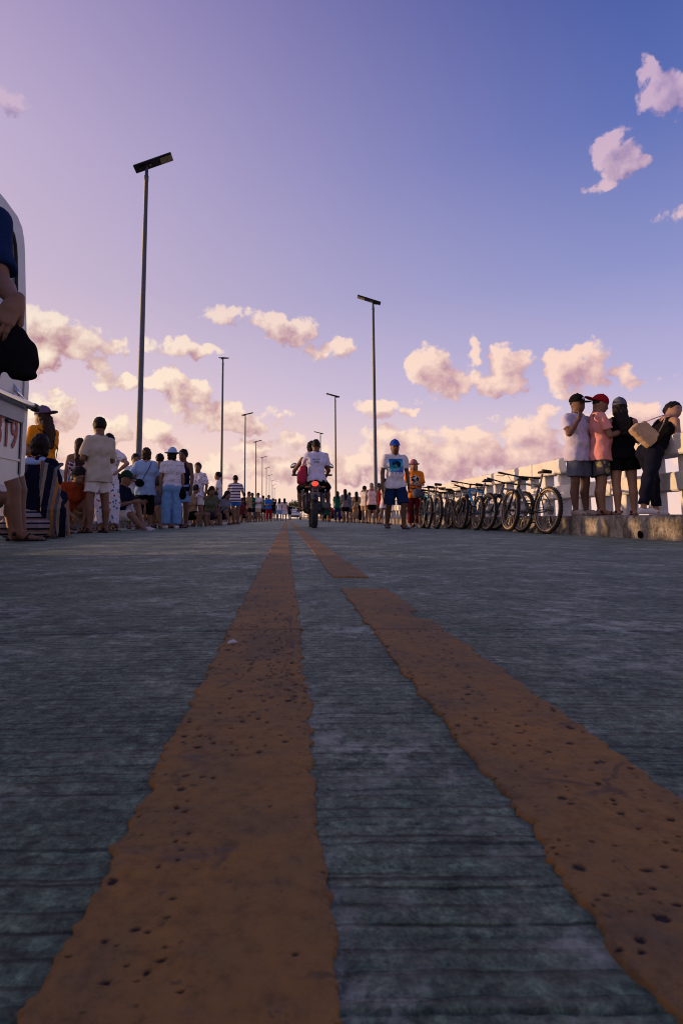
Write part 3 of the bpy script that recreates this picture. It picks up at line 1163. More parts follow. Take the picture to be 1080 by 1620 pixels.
def Rx(a): return np.array([[1, 0, 0], [0, math.cos(a), -math.sin(a)], [0, math.sin(a), math.cos(a)]])
def Ry(a): return np.array([[math.cos(a), 0, math.sin(a)], [0, 1, 0], [-math.sin(a), 0, math.cos(a)]])
def Rz(a): return np.array([[math.cos(a), -math.sin(a), 0], [math.sin(a), math.cos(a), 0], [0, 0, 1]])


# a hand in its own frame: x along the fingers, y towards the thumb side, z out of the palm
HANDS = {}


def hand_mesh(curl, vx):
    key = (curl, vx)
    if key in HANDS:
        return HANDS[key]
    pr = [rc((-.02, 0, 0), (.03, .0, 0), .024, .027), rc((.02, .018, 0), (.085, .028, -.002), .017, .013), rc((.02, .004, 0), (.09, .009, -.003), .019, .013),
          rc((.02, -.010, 0), (.086, -.011, -.002), .018, .012), rc((.015, -.020, 0), (.078, -.029, .001), .016, .011), rc((.0, .018, .004), (.03, .034, .010), .017, .014)]
    groups = [(pr, .012, [])]
    base = {'relax': 22, 'grip': 48, 'flat': 6}[curl]
    for (y, L, l0, ex) in ((.029, .070, .087, -4), (.010, .079, .092, 0), (-.011, .073, .088, 4), (-.029, .057, .079, 9)):
        p = np.array([l0, y, -.002 if y > -.02 else 0]); ang = R(base * .6 + ex * .7)
        fp = []
        for seg, (fr, r0, r1) in enumerate(((.45, .0090, .0084), (.30, .0084, .0077), (.25, .0077, .0062))):
            d = np.array([math.cos(ang), .05 * np.sign(y) if curl == 'flat' else 0, math.sin(ang)])
            q = p + d * L * fr
            fp.append(rc(p, q, r0, r1))
            p = q; ang += R(base * (1.15, .9, 0)[seg])
        groups.append((fp, .002, []))
    th = [rc((.025, .032, .008), (.058, .050, .020), .013, .0105), rc((.058, .050, .020), (.088, .050 - (.012 if curl == 'grip' else 0), .030), .0100, .0080)]
    groups.append((th, .003, []))
    HANDS[key] = solid(groups, vx, .0035)
    return HANDS[key]


PEOPLE = []
SKINS = [mat('skin_%d' % i, c, .55, var=.18, spec=.35, vscale=5, bump=(40, .002)) for i, c in enumerate(((.185, .090, .052, 1), (.25, .130, .078, 1), (.125, .060, .036, 1), (.35, .195, .124, 1)))]
HAIRM = [mat('hair_black', (.010, .008, .007, 1), .6, bump=(70, .004), var=.2, spec=.15, vscale=30), mat('hair_brown', (.035, .017, .010, 1), .6, bump=(70, .004), var=.2, spec=.15, vscale=30), mat('hair_grey', (.20, .19, .18, 1), .6, bump=(60, .01), var=.3, vscale=30)]
M_sole = mat('sole_rubber', (.018, .016, .016, 1), .8)
M_eye = mat('eye_dark', (.012, .008, .006, 1), .2, var=0, spec=.6)
M_lip = mat('lip', (.22, .07, .055, 1), .5)


def person(label, u, s, H, face, shirt=None, bottom=None, hair='short', hat=None, shoes=('sandal', (30, 24, 22)), skin=0, hairc=0, sex='m',
           armL=None, armR=None, legL=None, legR=None, handL=None, handR=None, curl='relax', lean=0, side=0, twist=0, yaw=0, nod=0, seat=None,
           fat=1.0, vx=None, group='people', pos=None, z=None, eyes=False, roll=0, tip=None):
    """u, s: photo column and pixels per metre where the person stands; face: 0 towards camera, 90 right, 180 away"""
    p = at(u, s) if pos is None else Vector(pos)
    base = gz(p.x) if z is None else z
    if vx is None:
        vx = .0115 if s > 95 else .014 if s > 60 else .020 if s > 40 else .027
    rnd = random.Random(label)
    ph = rnd.uniform(0, 6)
    root = tag(empty('person', (p.x, p.y, base), R(face)), label, 'person', group)
    f = sex == 'f'
    shw = (.103 if f else .112) * H * (1 + .25 * (fat - 1))
    hpw = (.052 if f else .048) * H
    hip = np.zeros(3)
    # legs
    legs = {}
    for sg, sp in ((1, legL), (-1, legR)):
        d1, d2, toe = (sp + (None,) * 3)[:3] if sp else (None, None, None)
        d1 = nrm(d1 if d1 is not None else (.05, -.01, -1)); d2 = nrm(d2 if d2 is not None else (.0, .035, -1)); toe = nrm(toe if toe is not None else (.16, -1, 0))
        m = np.array([sg, 1, 1])
        hj = np.array([sg * hpw, 0, 0])
        kn = hj + d1 * m * .235 * H
        an = kn + d2 * m * .232 * H
        legs[sg] = [hj, kn, an, toe * m]
    low = min(legs[g][2][2] for g in (1, -1)) - .045 * H
    hz = -low if seat is None else seat
    off = np.array([0, 0, hz])
    for g in (1, -1):
        for i in range(3):
            legs[g][i] = legs[g][i] + off
    hip = off.copy()
    Rt = Rx(R(lean)) @ Ry(R(side)) @ Rz(R(twist))
    T_ = lambda x, y, z_: hip + Rt @ np.array([x * H, y * H, z_ * H])
    up = Rt @ np.array([0, 0, 1.0])
    fw = fat
    # torso
    bust = [rc(T_(-.033, -.036, .215), T_(.033, -.036, .215), .036 * H, .036 * H)] if f else []
    def torso(inf, drop=False):
        q = [rc(T_(-.045, .006, .0), T_(.045, .006, .0), .062 * H * fw + inf, .062 * H * fw + inf),
             rc(T_(-.034 * fw, -.004, .105), T_(.034 * fw, -.004, .105), (.052 if f and not drop else .060) * H * fw + inf, (.052 if f and not drop else .060) * H * fw + inf),
             rc(T_(-.050, .004, .215), T_(.050, .004, .215), .060 * H * fw + inf, .060 * H * fw + inf),
             rc(T_(-shw / H * .80, .008, .298), T_(shw / H * .80, .008, .298), .034 * H + inf * .7, .034 * H + inf * .7),
             rc(T_(-.025, .012, .315), T_(.025, .012, .315), .034 * H + inf * .5, .034 * H + inf * .5)]
        if fw > 1.08:
            q.append(el(T_(0, -.03, .09), np.array([.075, .06, .075]) * H * fw + inf))
        return q + [rc(b[1], b[2], b[3] + inf * .8, b[4] + inf * .8) for b in bust]
    neck0 = T_(0, .010, .325)
    Rh = Rt @ Rz(R(yaw)) @ Rx(R(nod)) @ Ry(R(roll))
    hb = T_(0, -.004, .372)
    Hd = lambda x, y, z_: hb + Rh @ np.array([x * H, y * H, z_ * H])
    HM = Rh
    head = [el(Hd(0, .002, .070), np.array([.0435, .055, .060]) * H, HM), el(Hd(0, -.012, .040), np.array([.037, .043, .048]) * H, HM),
            rc(Hd(0, -.030, .012), Hd(0, -.032, .016), .021 * H, .021 * H), rc(neck0, Hd(0, .004, .02), .033 * H, .030 * H)]
    ears = [el(Hd(sx * .0445, .004, .048), np.array([.006, .013, .018]) * H, HM) for sx in (-1, 1)]
    nose = [rc(Hd(0, -.052, .062), Hd(0, -.0635, .043), .0065 * H, .0095 * H), rc(Hd(-.013, -.049, .023), Hd(.013, -.049, .023), .0065 * H, .0065 * H),
            rc(Hd(-.018, -.049, .073), Hd(.018, -.049, .073), .0075 * H, .0075 * H)]
    sock = [el(Hd(sx * .0175, -.058, .0605), np.array([.0105, .008, .0065]) * H, HM) for sx in (-1, 1)]
    # arms
    arms = {}
    hands = []
    for sg, sp, hd in ((1, armL, handL), (-1, armR, handR)):
        d1, d2 = sp if sp else ((.16, .03, -1), (.04, -.22, -1))
        m = np.array([sg, 1, 1])
        d1 = Rt @ (nrm(d1) * m); d2 = Rt @ (nrm(d2) * m)
        sh = T_(sg * shw / H, .008, .296)
        eb = sh + d1 * .168 * H
        wr = eb + d2 * .146 * H
        arms[sg] = (sh, eb, wr)
        if hd:
            dh = Rt @ (nrm(hd[0]) * m)
            nn = Rt @ (nrm(hd[1]) * m)
        else:
            dh = d2
            nn = Rt @ (np.array([-1, .25, 0]) * m)
        nn = nrm(nn - dh * (nn @ dh))
        yy = np.cross(nn, dh) * (1 if sg < 0 else -1)      # thumb side
        hands.append((wr, dh, yy, nn))
    def armp(sg, i1=0.0):
        a, b, c = arms[sg]
        tk = .9 if f else 1.0
        return [rc(a, b, .030 * H * tk + i1, .0235 * H * tk + i1), rc(b, b + (c - b) * .4, .0235 * H * tk + i1, .0225 * H * tk + i1), rc(b + (c - b) * .4, c, .0225 * H * tk + i1, .0150 * H * tk + i1)]
    def legp(sg):
        hj, kn, an, toe = legs[sg]
        d2 = nrm(an - kn)
        bk = nrm(np.cross(np.cross(d2, -toe), d2))
        q = [rc(hj, kn, .054 * H * (1.05 if f else 1) * (1 + .5 * (fw - 1)), .034 * H), rc(kn, kn + d2 * .085 * H + bk * .012 * H, .033 * H, .034 * H), rc(kn + d2 * .085 * H + bk * .012 * H, an, .034 * H, .0195 * H)]
        dn = np.array([0, 0, -1.0]) if tip is None else nrm(tip)
        sd_ = nrm(np.cross(toe, dn))
        q += [rc(an, an - toe * .022 * H + dn * .022 * H, .02 * H, .021 * H), rc(an + dn * .012 * H, an + toe * .07 * H + dn * .030 * H, .022 * H, .0145 * H)]
        for w in (-.014, .012):
            q.append(rc(an + toe * .03 * H + dn * .029 * H, an + toe * .105 * H + dn * .0335 * H + sd_ * w * H, .015 * H, .0105 * H))
        return q
    groups = [(torso(0) + head, .035 * H, []), (armp(1), .01, []), (armp(-1), .01, []), (legp(1), .012, []), (legp(-1), .012, []), (ears, .002, []), (nose, .008, [])]
    if vx < .018:
        groups.append((sock, .003, [], True))
    V, F = solid(groups, vx, .016)
    if s > 20:
        hv = .0030 if s > 300 else .0050 if s > 95 else .008
        for (wr, dh, yy, nn) in hands:
            a, b = hand_mesh(curl, hv)
            B = np.stack([dh, yy, nn], 1) * (H / 1.70)
            vv = wr + a @ B.T
            b = b[:, ::-1] if np.linalg.det(B) < 0 else b
            F = np.concatenate([F, b + len(V)])
            V = np.concatenate([V, vv])
    link('body', nmesh('body', V, F), SKINS[skin], root)
    # garments
    if shirt:
        st, mt = shirt[0], shirt[1]
        hem = shirt[2] if len(shirt) > 2 else -.045
        inf = .018 if st != 'tank' else .010
        tor = torso(inf, True)
        if hem < -.02 and seat is None:
            tor.append(rc(T_(-.045, .004, hem), T_(.045, .004, hem), .064 * H * fw + inf * 1.3, .064 * H * fw + inf * 1.3))
        pl = [(-up, T_(0, 0, hem)), (up, T_(0, 0, .352))]
        if st == 'tube':
            pl = [(-up, T_(0, 0, hem)), (up, T_(0, 0, .245))]
        if st == 'tank':
            tor = tor[:3] + [rc(T_(-.055, .01, .30), T_(.055, .01, .30), .036 * H + .006, .036 * H + .006)] + tor[5:]
        gs = [(tor, .04 * H, pl)]
        if st in ('tee', 'loose', 'long'):
            fr = {'tee': .68, 'loose': .85, 'long': 1.9}[st]
            for g in (1, -1):
                a, b, c = arms[g]
                if fr <= 1:
                    e = a + (b - a) * fr
                    gs.append(([rc(a, a + (b - a) * (fr + .05), .040 * H, .036 * H + .008)], .01, [(b - a, e)]))
                else:
                    e = b + (c - b) * (fr - 1)
                    gs.append(([rc(a, b, .038 * H, .032 * H), rc(b, c, .032 * H, .025 * H)], .02, [(c - b, e)]))
        V, F = solid(gs, vx, .025, (.0062 if s > 60 else .003, 30, ph))
        link('shirt', nmesh('shirt', V, F), mt, root)
    if bottom:
        st, mt = bottom[0], bottom[1]
        fr = bottom[2] if len(bottom) > 2 else None
        inf = .014
        hipg = [rc(T_(-.045, .006, .0), T_(.045, .006, .0), .064 * H * fw + inf, .064 * H * fw + inf), rc(T_(-.036, 0, .075), T_(.036, 0, .075), .057 * H * fw + inf, .057 * H * fw + inf)]
        wz = .085
        if shirt and shirt[0] != 'tube':
            wz = min(wz, (shirt[2] if len(shirt) > 2 else -.045) + .022)
        gs = [(hipg, .03 * H, [(up, T_(0, 0, wz)), ])]
        if st in ('shorts', 'pants'):
            fr = fr or (.72 if st == 'shorts' else 1.92)
            fl = bottom[3] if len(bottom) > 3 else (.022 if st == 'shorts' else .012)
            for g in (1, -1):
                hj, kn, an, toe = legs[g]
                if fr <= 1:
                    e = hj + (kn - hj) * fr
                    gs.append(([rc(hj, hj + (kn - hj) * (fr + .06), .056 * H + inf, .046 * H + fl)], .01, [(kn - hj, e)]))
                else:
                    e = kn + (an - kn) * (fr - 1)
                    gs.append(([rc(hj, kn, .055 * H + inf, .040 * H + fl), rc(kn, kn + (an - kn) * (fr - .95), .041 * H + fl, .028 * H + fl * 1.3), rc(kn, kn + (an - kn) * .45 - toe * .012 * H, .038 * H + fl * .6, .040 * H + fl * .5)], .015, [(an - kn, e)]))
        else:
            fr = fr or .9
            pr = []
            for g in (1, -1):
                hj, kn, an, toe = legs[g]
                if fr <= 1:
                    pr.append(rc(hj, hj + (kn - hj) * fr, .058 * H + inf, .060 * H + .02))
                else:
                    pr += [rc(hj, kn, .058 * H + inf, .058 * H + .02), rc(kn, kn + (an - kn) * (fr - 1), .058 * H + .02, .055 * H + .035)]
            ends = [(legs[g][0] + (legs[g][1] - legs[g][0]) * fr) if fr <= 1 else (legs[g][1] + (legs[g][2] - legs[g][1]) * (fr - 1)) for g in (1, -1)]
            ctr = (ends[0] + ends[1]) / 2
            dirv = (legs[1][1] - legs[1][0]) if fr <= 1 else (legs[1][2] - legs[1][1])
            gs.append((pr, .09 * H, [(dirv, ctr)]))
        V, F = solid(gs, vx, .012, (.0052 if s > 60 else .003, 28, ph + 2))
        link({'shorts': 'shorts', 'pants': 'trousers', 'skirt': 'skirt'}[st], nmesh('bottom', V, F), mt, root)
    if hair:
        hr = el(Hd(0, .010, .074), np.array([.0495, .0585, .0625]) * H, HM)
        cutn = Rh @ nrm((0, -.80, -.60))
        cuts = [(cutn, Hd(0, -.030 if hair != 'bald' else .02, .066)), (Rh @ np.array([0, 0, -1.0]), Hd(0, 0, .034 if hair in ('short', 'crop') else .0))]
        inf_ = -.002 if hat else .001 if hair == 'crop' else .008
        if hat:
            cuts.append((Rh @ np.array([0, 0, 1.0]), Hd(0, 0, .095)))
        hr = el(hr[1], hr[2] + inf_ * H, HM)
        gs = [([hr], .01, cuts)]
        if hair == 'bob':
            gs.append(([rc(Hd(-.022, .020, .06), Hd(-.022, .024, .005), .040 * H, .034 * H), rc(Hd(.022, .020, .06), Hd(.022, .024, .005), .040 * H, .034 * H)], .02, [(Rh @ np.array([0, -1.0, 0]), Hd(0, -.022, 0))]))
        if hair in ('long', 'longer'):
            L = -.10 if hair == 'long' else -.19
            b0 = Hd(0, .036, .03)
            bb = T_(0, .082, .372 + L)
            pr = []
            for x in (-.022, 0, .022):
                o_ = Rh @ np.array([x * H, 0, 0])
                pr.append(rc(b0 + o_, (b0 + bb) / 2 + o_ * 1.15 + Rt @ np.array([0, .012 * H, 0]), .034 * H, .030 * H))
                pr.append(rc((b0 + bb) / 2 + o_ * 1.15 + Rt @ np.array([0, .012 * H, 0]), bb + o_ * .7, .030 * H, .016 * H))
            pr += [rc(Hd(sx * .036, .01, .06), Hd(sx * .040, .020, -.005), .022 * H, .016 * H) for sx in (-1, 1)]
            gs.append((pr, .015, []))
        if hair == 'bun':
            gs.append(([el(Hd(0, .064, .072), np.array([.026, .022, .026]) * H, HM)], .01, []))
        if hair == 'curly':
            rr = random.Random(3)
            gs.append(([rc(Hd(*q), Hd(*q), .017 * H, .017 * H) for q in [(.045 * math.sin(a) * math.cos(b), .02 + .05 * math.cos(a) * math.cos(b), .085 + .058 * math.sin(b)) for a, b in [(rr.uniform(-2.6, 2.6), rr.uniform(-.3, 1.5)) for _ in range(34)]]], .004, []))
        V, F = solid(gs, max(vx * .75, .0075), .012, (.0042, 85, ph))
        link('hair', nmesh('hair', V, F), HAIRM[hairc], root)
    if hat:
        st, mt = hat[0], hat[1]
        if st in ('cap', 'capback'):
            sgn = -1 if st == 'cap' else 1
            gs = [([el(Hd(0, .008, .078), np.array([.0565, .0675, .067]) * H, HM)], .01, [(Rh @ np.array([0, 0, -1.0]), Hd(0, 0, .070))]),
                  ([el(Hd(0, sgn * .084 + .006, .073), np.array([.045, .050, .0080]) * H, HM)], .01, []),
                  ([rc(Hd(0, .008, .143), Hd(0, .008, .147), .006 * H, .006 * H)], .0, [])]
            nm = 'cap'
        else:
            w = .088 if st == 'bucket' else .105
            gs = [([el(Hd(0, .008, .085), np.array([.0565, .0675, .066]) * H, HM)], .01, [(Rh @ np.array([0, 0, -1.0]), Hd(0, 0, .072))]),
                  ([el(Hd(0, .004, .074), np.array([w, w * 1.1, .010 if st == 'brim' else .017]) * H, HM)], .01, [])]
            nm = 'hat'
        V, F = solid(gs, max(vx * .7, .0075), .008)
        link(nm, nmesh(nm, V, F), mt, root)
    if shoes and s > 20:
        st, cc = shoes
        mt = mat('shoe_%d_%d_%d' % cc, lin(*cc), .7)
        for g in (1, -1):
            hj, kn, an, toe = legs[g]
            dn = np.array([0, 0, -1.0]) if tip is None else nrm(tip)
            sdv = nrm(np.cross(toe, dn))
            if st == 'sandal':
                pr = [rc(an - toe * .030 * H + dn * .0445 * H, an + toe * .115 * H + dn * .0445 * H + sdv * w * H, .012 * H, .012 * H) for w in (-.014, .0, .014)]
                gs = [(pr, .01, [(dn, an + dn * .0455 * H), (-dn, an + dn * .0365 * H)])]
                gs.append(([rc(an + toe * .055 * H + dn * .036 * H - sdv * .026 * H, an + toe * .062 * H + dn * .014 * H, .0075 * H, .008 * H), rc(an + toe * .062 * H + dn * .014 * H, an + toe * .055 * H + dn * .036 * H + sdv * .026 * H, .008 * H, .0075 * H)], .004, []))
                gs.append(([rc(an - toe * .012 * H - sdv * .024 * H + dn * .012 * H, an - toe * .012 * H + sdv * .024 * H + dn * .012 * H, .012 * H, .012 * H)], .004, [(toe, an + toe * .002 * H)]))
                nm = 'sandal'
            else:
                pr = [rc(an - toe * .018 * H + dn * .020 * H, an + toe * .055 * H + dn * .022 * H, .027 * H, .026 * H), rc(an + toe * .05 * H + dn * .024 * H - sdv * .006 * H, an + toe * .098 * H + dn * .030 * H, .025 * H, .0185 * H), rc(an - toe * .026 * H + dn * .036 * H, an + toe * .10 * H + dn * .037 * H, .016 * H, .018 * H)]
                gs = [(pr, .02, [(dn, an + dn * .046 * H), (-dn, an + dn * -.004 * H)])]
                nm = 'shoe'
            V, F = solid(gs, max(vx * .7, .008), .008)
            link(nm, nmesh(nm, V, F), mt, root)
    if eyes:
        for sx in (-1, 1):
            V, F = solid([([el(Hd(sx * .0175, -.0475, .0600), np.array([.0085, .0060, .0042]) * H, HM)], 0, [])], .0022, 0)
            link('eye', nmesh('eye', V, F), M_eye, root)
            V, F = solid([([rc(Hd(sx * .010, -.0545, .0715), Hd(sx * .027, -.0485, .0730), .0030 * H, .0022 * H)], 0, [])], .0025, 0)
            link('eyebrow', nmesh('eyebrow', V, F), HAIRM[0], root)
        V, F = solid([([rc(Hd(-.013, -.0515, .0225), Hd(.013, -.0515, .0225), .0048 * H, .0048 * H), rc(Hd(0, -.0535, .0235), Hd(0, -.0535, .020), .0050 * H, .0050 * H)], .004, [])], .0028, 0)
        link('mouth', nmesh('mouth', V, F), M_lip, root)
    return dict(root=root, T=T_, Hd=Hd, arms=arms, legs=legs, hip=hip, H=H, Rt=Rt, hands=hands)


def wpt(pp, q):
    """local point of a person to world"""
    r = pp['root']
    return Vector(np.array(r.location) + Rz(r.rotation_euler[2]) @ np.array(q))


# ------------------------------------------------------------------ poses
SIT = dict(legL=((.22, -1, .10), (.02, -.10, -1)), legR=((.22, -1, .10), (.02, .05, -1)))
SITK = dict(legL=((.25, -.9, .55), (.0, -.05, -1)), legR=((.25, -.9, .45), (.0, -.25, -1)))
FOLD = dict(armL=((.22, -.12, -1), (-.75, -.75, .12)), armR=((.22, -.12, -1), (-.75, -.75, .0)))
PHONE = dict(armL=((.12, -.35, -1), (-.35, -1, .35)), armR=((.12, -.35, -1), (-.35, -1, .35)), curl='grip')
FRONT = dict(armL=((.15, -.25, -1), (-.45, -1, .0)), armR=((.15, -.25, -1), (-.45, -1, .0)))
# ------------------------------------------------------------------ cloth colours
WHITE = cloth('white', (216, 216, 220)); NAVY = cloth('navy', (16, 20, 42)); BLACK = cloth('black', (14, 14, 18)); BEIGE = cloth('beige', (186, 178, 160))
OFFW = cloth('offwhite', (214, 208, 204)); ORANGE = cloth('orange', (226, 140, 26)); RUST = cloth('rust', (150, 62, 30)); BLUE = cloth('blue', (40, 110, 190))
SKYB = cloth('skyblue', (150, 178, 214)); JEANB = cloth('lightjean', (116, 160, 204)); DENIM = cloth('denim', (26, 46, 82)); OLIVE = cloth('olive', (92, 96, 74))
GREY = cloth('grey', (112, 114, 124)); GREYD = cloth('greydark', (66, 66, 74)); PINK = cloth('pink', (226, 150, 142)); RED = cloth('red', (150, 24, 34)); TEAL = cloth('teal', (18, 86, 74))
TAN = cloth('tan', (170, 138, 104)); KHAKI = cloth('khaki', (186, 166, 132)); NEON = cloth('neon_green', (112, 224, 60)); PURPLE = cloth('plum', (104, 88, 116)); LILAC = cloth('lilac', (206, 196, 214))
MAROON = cloth('maroon', (96, 34, 38)); PALEP = cloth('palepink', (224, 190, 184)); DGREEN = cloth('darkgreen', (30, 60, 44)); SLATE = cloth('slate', (92, 96, 112))
STRIPE = cloth('striped', (226, 214, 214), pat_stripes(lin(92, 78, 110), 2, .098, .5))
FLORAL = cloth('floral', (222, 222, 230), pat_floral([lin(70, 100, 170), lin(180, 70, 90), lin(96, 130, 190), lin(60, 80, 140)], 16, .30))
FLORALT = cloth('floral_top', (224, 222, 228), pat_floral([lin(96, 100, 150), lin(150, 120, 160)], 26, .26))
DOTS = cloth('dotted', (216, 214, 222), pat_floral([lin(96, 96, 116), lin(120, 120, 140)], 34, .24))
TUBE = cloth('tube_pattern', (206, 180, 184), pat_floral([lin(70, 30, 50), lin(40, 60, 110)], 18, .40))
CHECK = cloth('leaf_print', (220, 216, 224), pat_floral([lin(160, 120, 150), lin(120, 130, 180)], 20, .34))
SHAWL = cloth('shawl', (30, 32, 50), pat_bands([lin(24, 26, 44), lin(150, 136, 118), lin(96, 92, 96), lin(170, 120, 70), lin(110, 106, 108), lin(24, 26, 44)], 0, .20))
BUNDLE = cloth('striped_blanket', (150, 140, 136), pat_bands([lin(150, 140, 136), lin(150, 140, 136), lin(26, 30, 60), lin(168, 158, 150), lin(140, 110, 100), lin(22, 24, 40)], 2, .115))

GL = 'people standing on the left'
GS = 'people seated along the left kerb'
GR = 'people leaning at the right railing'
GF = 'far people along the road'

# --- left side, nearest
person('bare-legged person in dark shorts stepping right, hidden above by the white van', 2, 176, 1.68, 90, ('tee', NAVY), ('shorts', GREYD, .55), skin=0,
       legL=((.06, -.30, -1), (0, -.10, -1)), legR=((.06, -.42, -1), (.0, -.16, -1)), group=GL, shoes=('sandal', (26, 14, 12)), vx=.0105)
d3 = person('seated woman in navy with black bobbed hair, striped shawl on her shoulder', 54, 147, 1.60, 176, ('loose', NAVY, -.02), ('skirt', NAVY, 1.0), 'bob', sex='f', seat=.32, yaw=34, lean=4,
            legL=((.02, -.9, .35), (0, .1, -1)), legR=((.02, -.9, .35), (0, .1, -1)), armL=((.2, -.2, -1), (-.4, -1, -.2)), armR=((.2, -.2, -1), (-.4, -1, -.2)), skin=1, group=GS)
# white collar showing at the nape, navy wrap and the shawl falling from the shoulder to the ground
T_ = d3['T']
V, F = solid([([rc(T_(-.050, .030, .322), T_(.050, .030, .322), .040, .040), rc(T_(-.055, .055, .300), T_(.055, .055, .300), .024, .024)], .03, [])], .011, .01)
link('collar', nmesh('collar', V, F), SKYB, d3['root'])
# (local +x is her left: the photo's left; -x is the photo's right)
wr_ = [rc(T_(x, .035, .27), (x * 2.2 * 1.6 - .05, .10, .05), .05, .075) for x in (-.07, -.03, .02)]
V, F = solid([(wr_, .06, [((0, 0, -1), (0, 0, .012))])], .012, .01, (.004, 40, 3))
link('wrap', nmesh('wrap', V, F), NAVY, d3['root'])
pr = []
for i in range(6):
    x0 = T_(-.060 - .017 * i, .062 - .003 * i, .305 - .010 * i)
    a = x0 + np.array([-.030 - .008 * i, .055, -.27]); b = np.array([a[0] - .055 - .008 * i, a[1] + .05, .30]); c = np.array([b[0] - .03 - .006 * i, b[1] + .01, .035 + .012 * (i % 2)])
    pr += [rc(x0, a, .017, .020), rc(a, b, .020, .022), rc(b, c, .022, .022)]
    pr.append(rc(x0, T_(-.06 - .017 * i, -.05, .31), .017, .017))
V, F = solid([(pr, .015, [])], .010, .01, (.003, 60, 1))
link('shawl', nmesh('shawl', V, F), SHAWL, d3['root'])
fr = MB()
for i in range(11):
    x = -.29 - i * .022
    fr.tube([(x, .19, .05), (x - .003, .195, .012)], .004, 5)
tag(fr.build('shawl_fringe', SHAWL, d3['root']), kind='stuff')
# the striped bundle she sits on
p = at(46, 148)
V, F = solid([([el((0, 0, .15), (.30, .22, .17)), el((.12, -.05, .12), (.22, .22, .14)), el((-.16, .03, .10), (.20, .2, .12))], .06, [((0, 0, -1), (0, 0, .002))])], .012, .03, (.006, 40, 2))
tag(link('striped_bundle', nmesh('striped_bundle', V, F), BUNDLE, None, (p.x, p.y, gz(p.x)), (0, 0, R(-20))), 'striped blanket bundle under the seated woman in navy', 'blanket')
person('person at the left edge sitting low in grey shorts behind the van', -52, 168, 1.66, 65, ('tee', GREY, -.02), ('shorts', GREYD, .6), skin=3, seat=.38, lean=18, **SIT, group=GS, vx=.0125)
ow = person('woman in an orange tee and backwards plum cap with long hair', 62, 129, 1.58, -112, ('tee', ORANGE, -.06), ('shorts', GREYD, .7), 'longer', ('capback', PURPLE), sex='f', skin=1, hairc=1, yaw=6, nod=8,
            fat=1.04, armL=((.12, -.15, -1), (-.3, -1, .1)), armR=((.12, -.15, -1), (-.3, -1, .1)), group=GL)
T_ = ow['T']
MB().tube([T_(.10, .05, .315), T_(.03, .093, .27), T_(-.06, .098, .17), T_(-.105, .04, .09), T_(-.09, -.05, .05)], .010, 6, flat=.4).build('sling_strap', BLACK, ow['root'])
person('woman in a rust shirt sitting hunched with dark bobbed hair', 104, 106, 1.56, 48, ('tee', RUST, -.02), ('shorts', TAN, .5), 'bob', sex='f', seat=.28, lean=30, nod=8, **SITK, armL=((.1, -.6, -1), (-.4, -1, -.3)), armR=((.1, -.6, -1), (-.4, -1, -.3)), skin=1, group=GS, eyes=True)
person('child in an orange top sitting beside the woman in rust', 118, 100, 1.25, 40, ('tee', ORANGE, -.02), ('shorts', TAN, .6), 'short', seat=.26, lean=22, **SITK, skin=1, group=GS)
person('woman in a patterned tube top and blue skirt with long brown hair', 122, 94, 1.55, -158, ('tube', TUBE, .06), ('skirt', BLUE, .62), 'longer', sex='f', skin=1, hairc=1, yaw=10, armR=((.2, -.1, -1), (-.6, -.9, .1)), group=GL)
person('man in a beige tee and white shorts standing with folded arms', 153, 107, 1.69, -128, ('loose', BEIGE, -.07), ('shorts', OFFW, .68), 'short', skin=0, fat=1.07, yaw=-20, nod=4, **FOLD,
       legL=((.11, 0, -1), (.03, .05, -1)), legR=((.11, .03, -1), (.03, .05, -1)), group=GL, shoes=('sandal', (22, 18, 18)))
person('woman in floral dress with hand on hip behind the beige-shirted man', 169, 94, 1.62, 172, ('tee', FLORALT, -.02), ('pants', FLORAL, 1.86, .05), 'bun', sex='f', skin=3, armR=((.85, .25, -.75), (-.85, -.1, -.65)), group=GL)
person('seated man in a dark green cap and navy shirt, facing right', 184, 90, 1.64, 78, ('tee', NAVY, -.02), ('shorts', OFFW, .85), 'short', ('cap', DGREEN), seat=.24, lean=14, legL=((.2, -.9, .5), (0, -.35, -1)), legR=((.2, -1, .1), (0, -.8, -.8)), armL=((.1, -.5, -1), (-.2, -1, .5)), armR=((.1, -.5, -1), (-.2, -1, .5)), skin=1, group=GS, shoes=('shoe', (214, 210, 210)))
person('seated person in neon green shorts raising hands to the face', 204, 86, 1.60, -52, ('tee', NAVY, -.02), ('shorts', NEON, .75), 'bob', sex='f', seat=.27, lean=20, nod=10, **SITK, armL=((.1, -.8, -.6), (-.3, -.5, 1)), armR=((.1, -.8, -.6), (-.3, -.5, 1)), skin=1, group=GS)
person('dark-haired youth in white tee half hidden behind the woman in pale blue', 212, 74, 1.58, 30, ('tee', WHITE), ('shorts', GREYD), 'short', skin=0, **FRONT, group=GL)
bw = person('woman in a pale blue tunic and black capris with brown bob', 229, 81, 1.57, -160, ('loose', SKYB, -.09), ('pants', BLACK, 1.42, .02), 'bob', sex='f', skin=1, hairc=1, fat=1.14, armL=((.55, .1, -.9), (-.9, -.3, -.15)), armR=((.2, -.1, -1), (-.3, -.7, -.4)), group=GL)
T_ = bw['T']
MB().tube([T_(-.06, .05, .325), T_(-.03, .092, .25), T_(.05, .105, .10), T_(.09, .07, .02)], .008, 6, flat=.4).build('bag_strap', BLACK, bw['root'])
q = wpt(bw, T_(.085, .10, .06))
V, F = solid([([el((0, 0, 0), (.085, .045, .075)), el((.02, .0, -.02), (.07, .05, .05))], .03, [])], .010, .01)
tag(link('shoulder_bag', nmesh('shoulder_bag', V, F), BLACK, None, q), 'small black bag at the back of the woman in pale blue', 'bag')
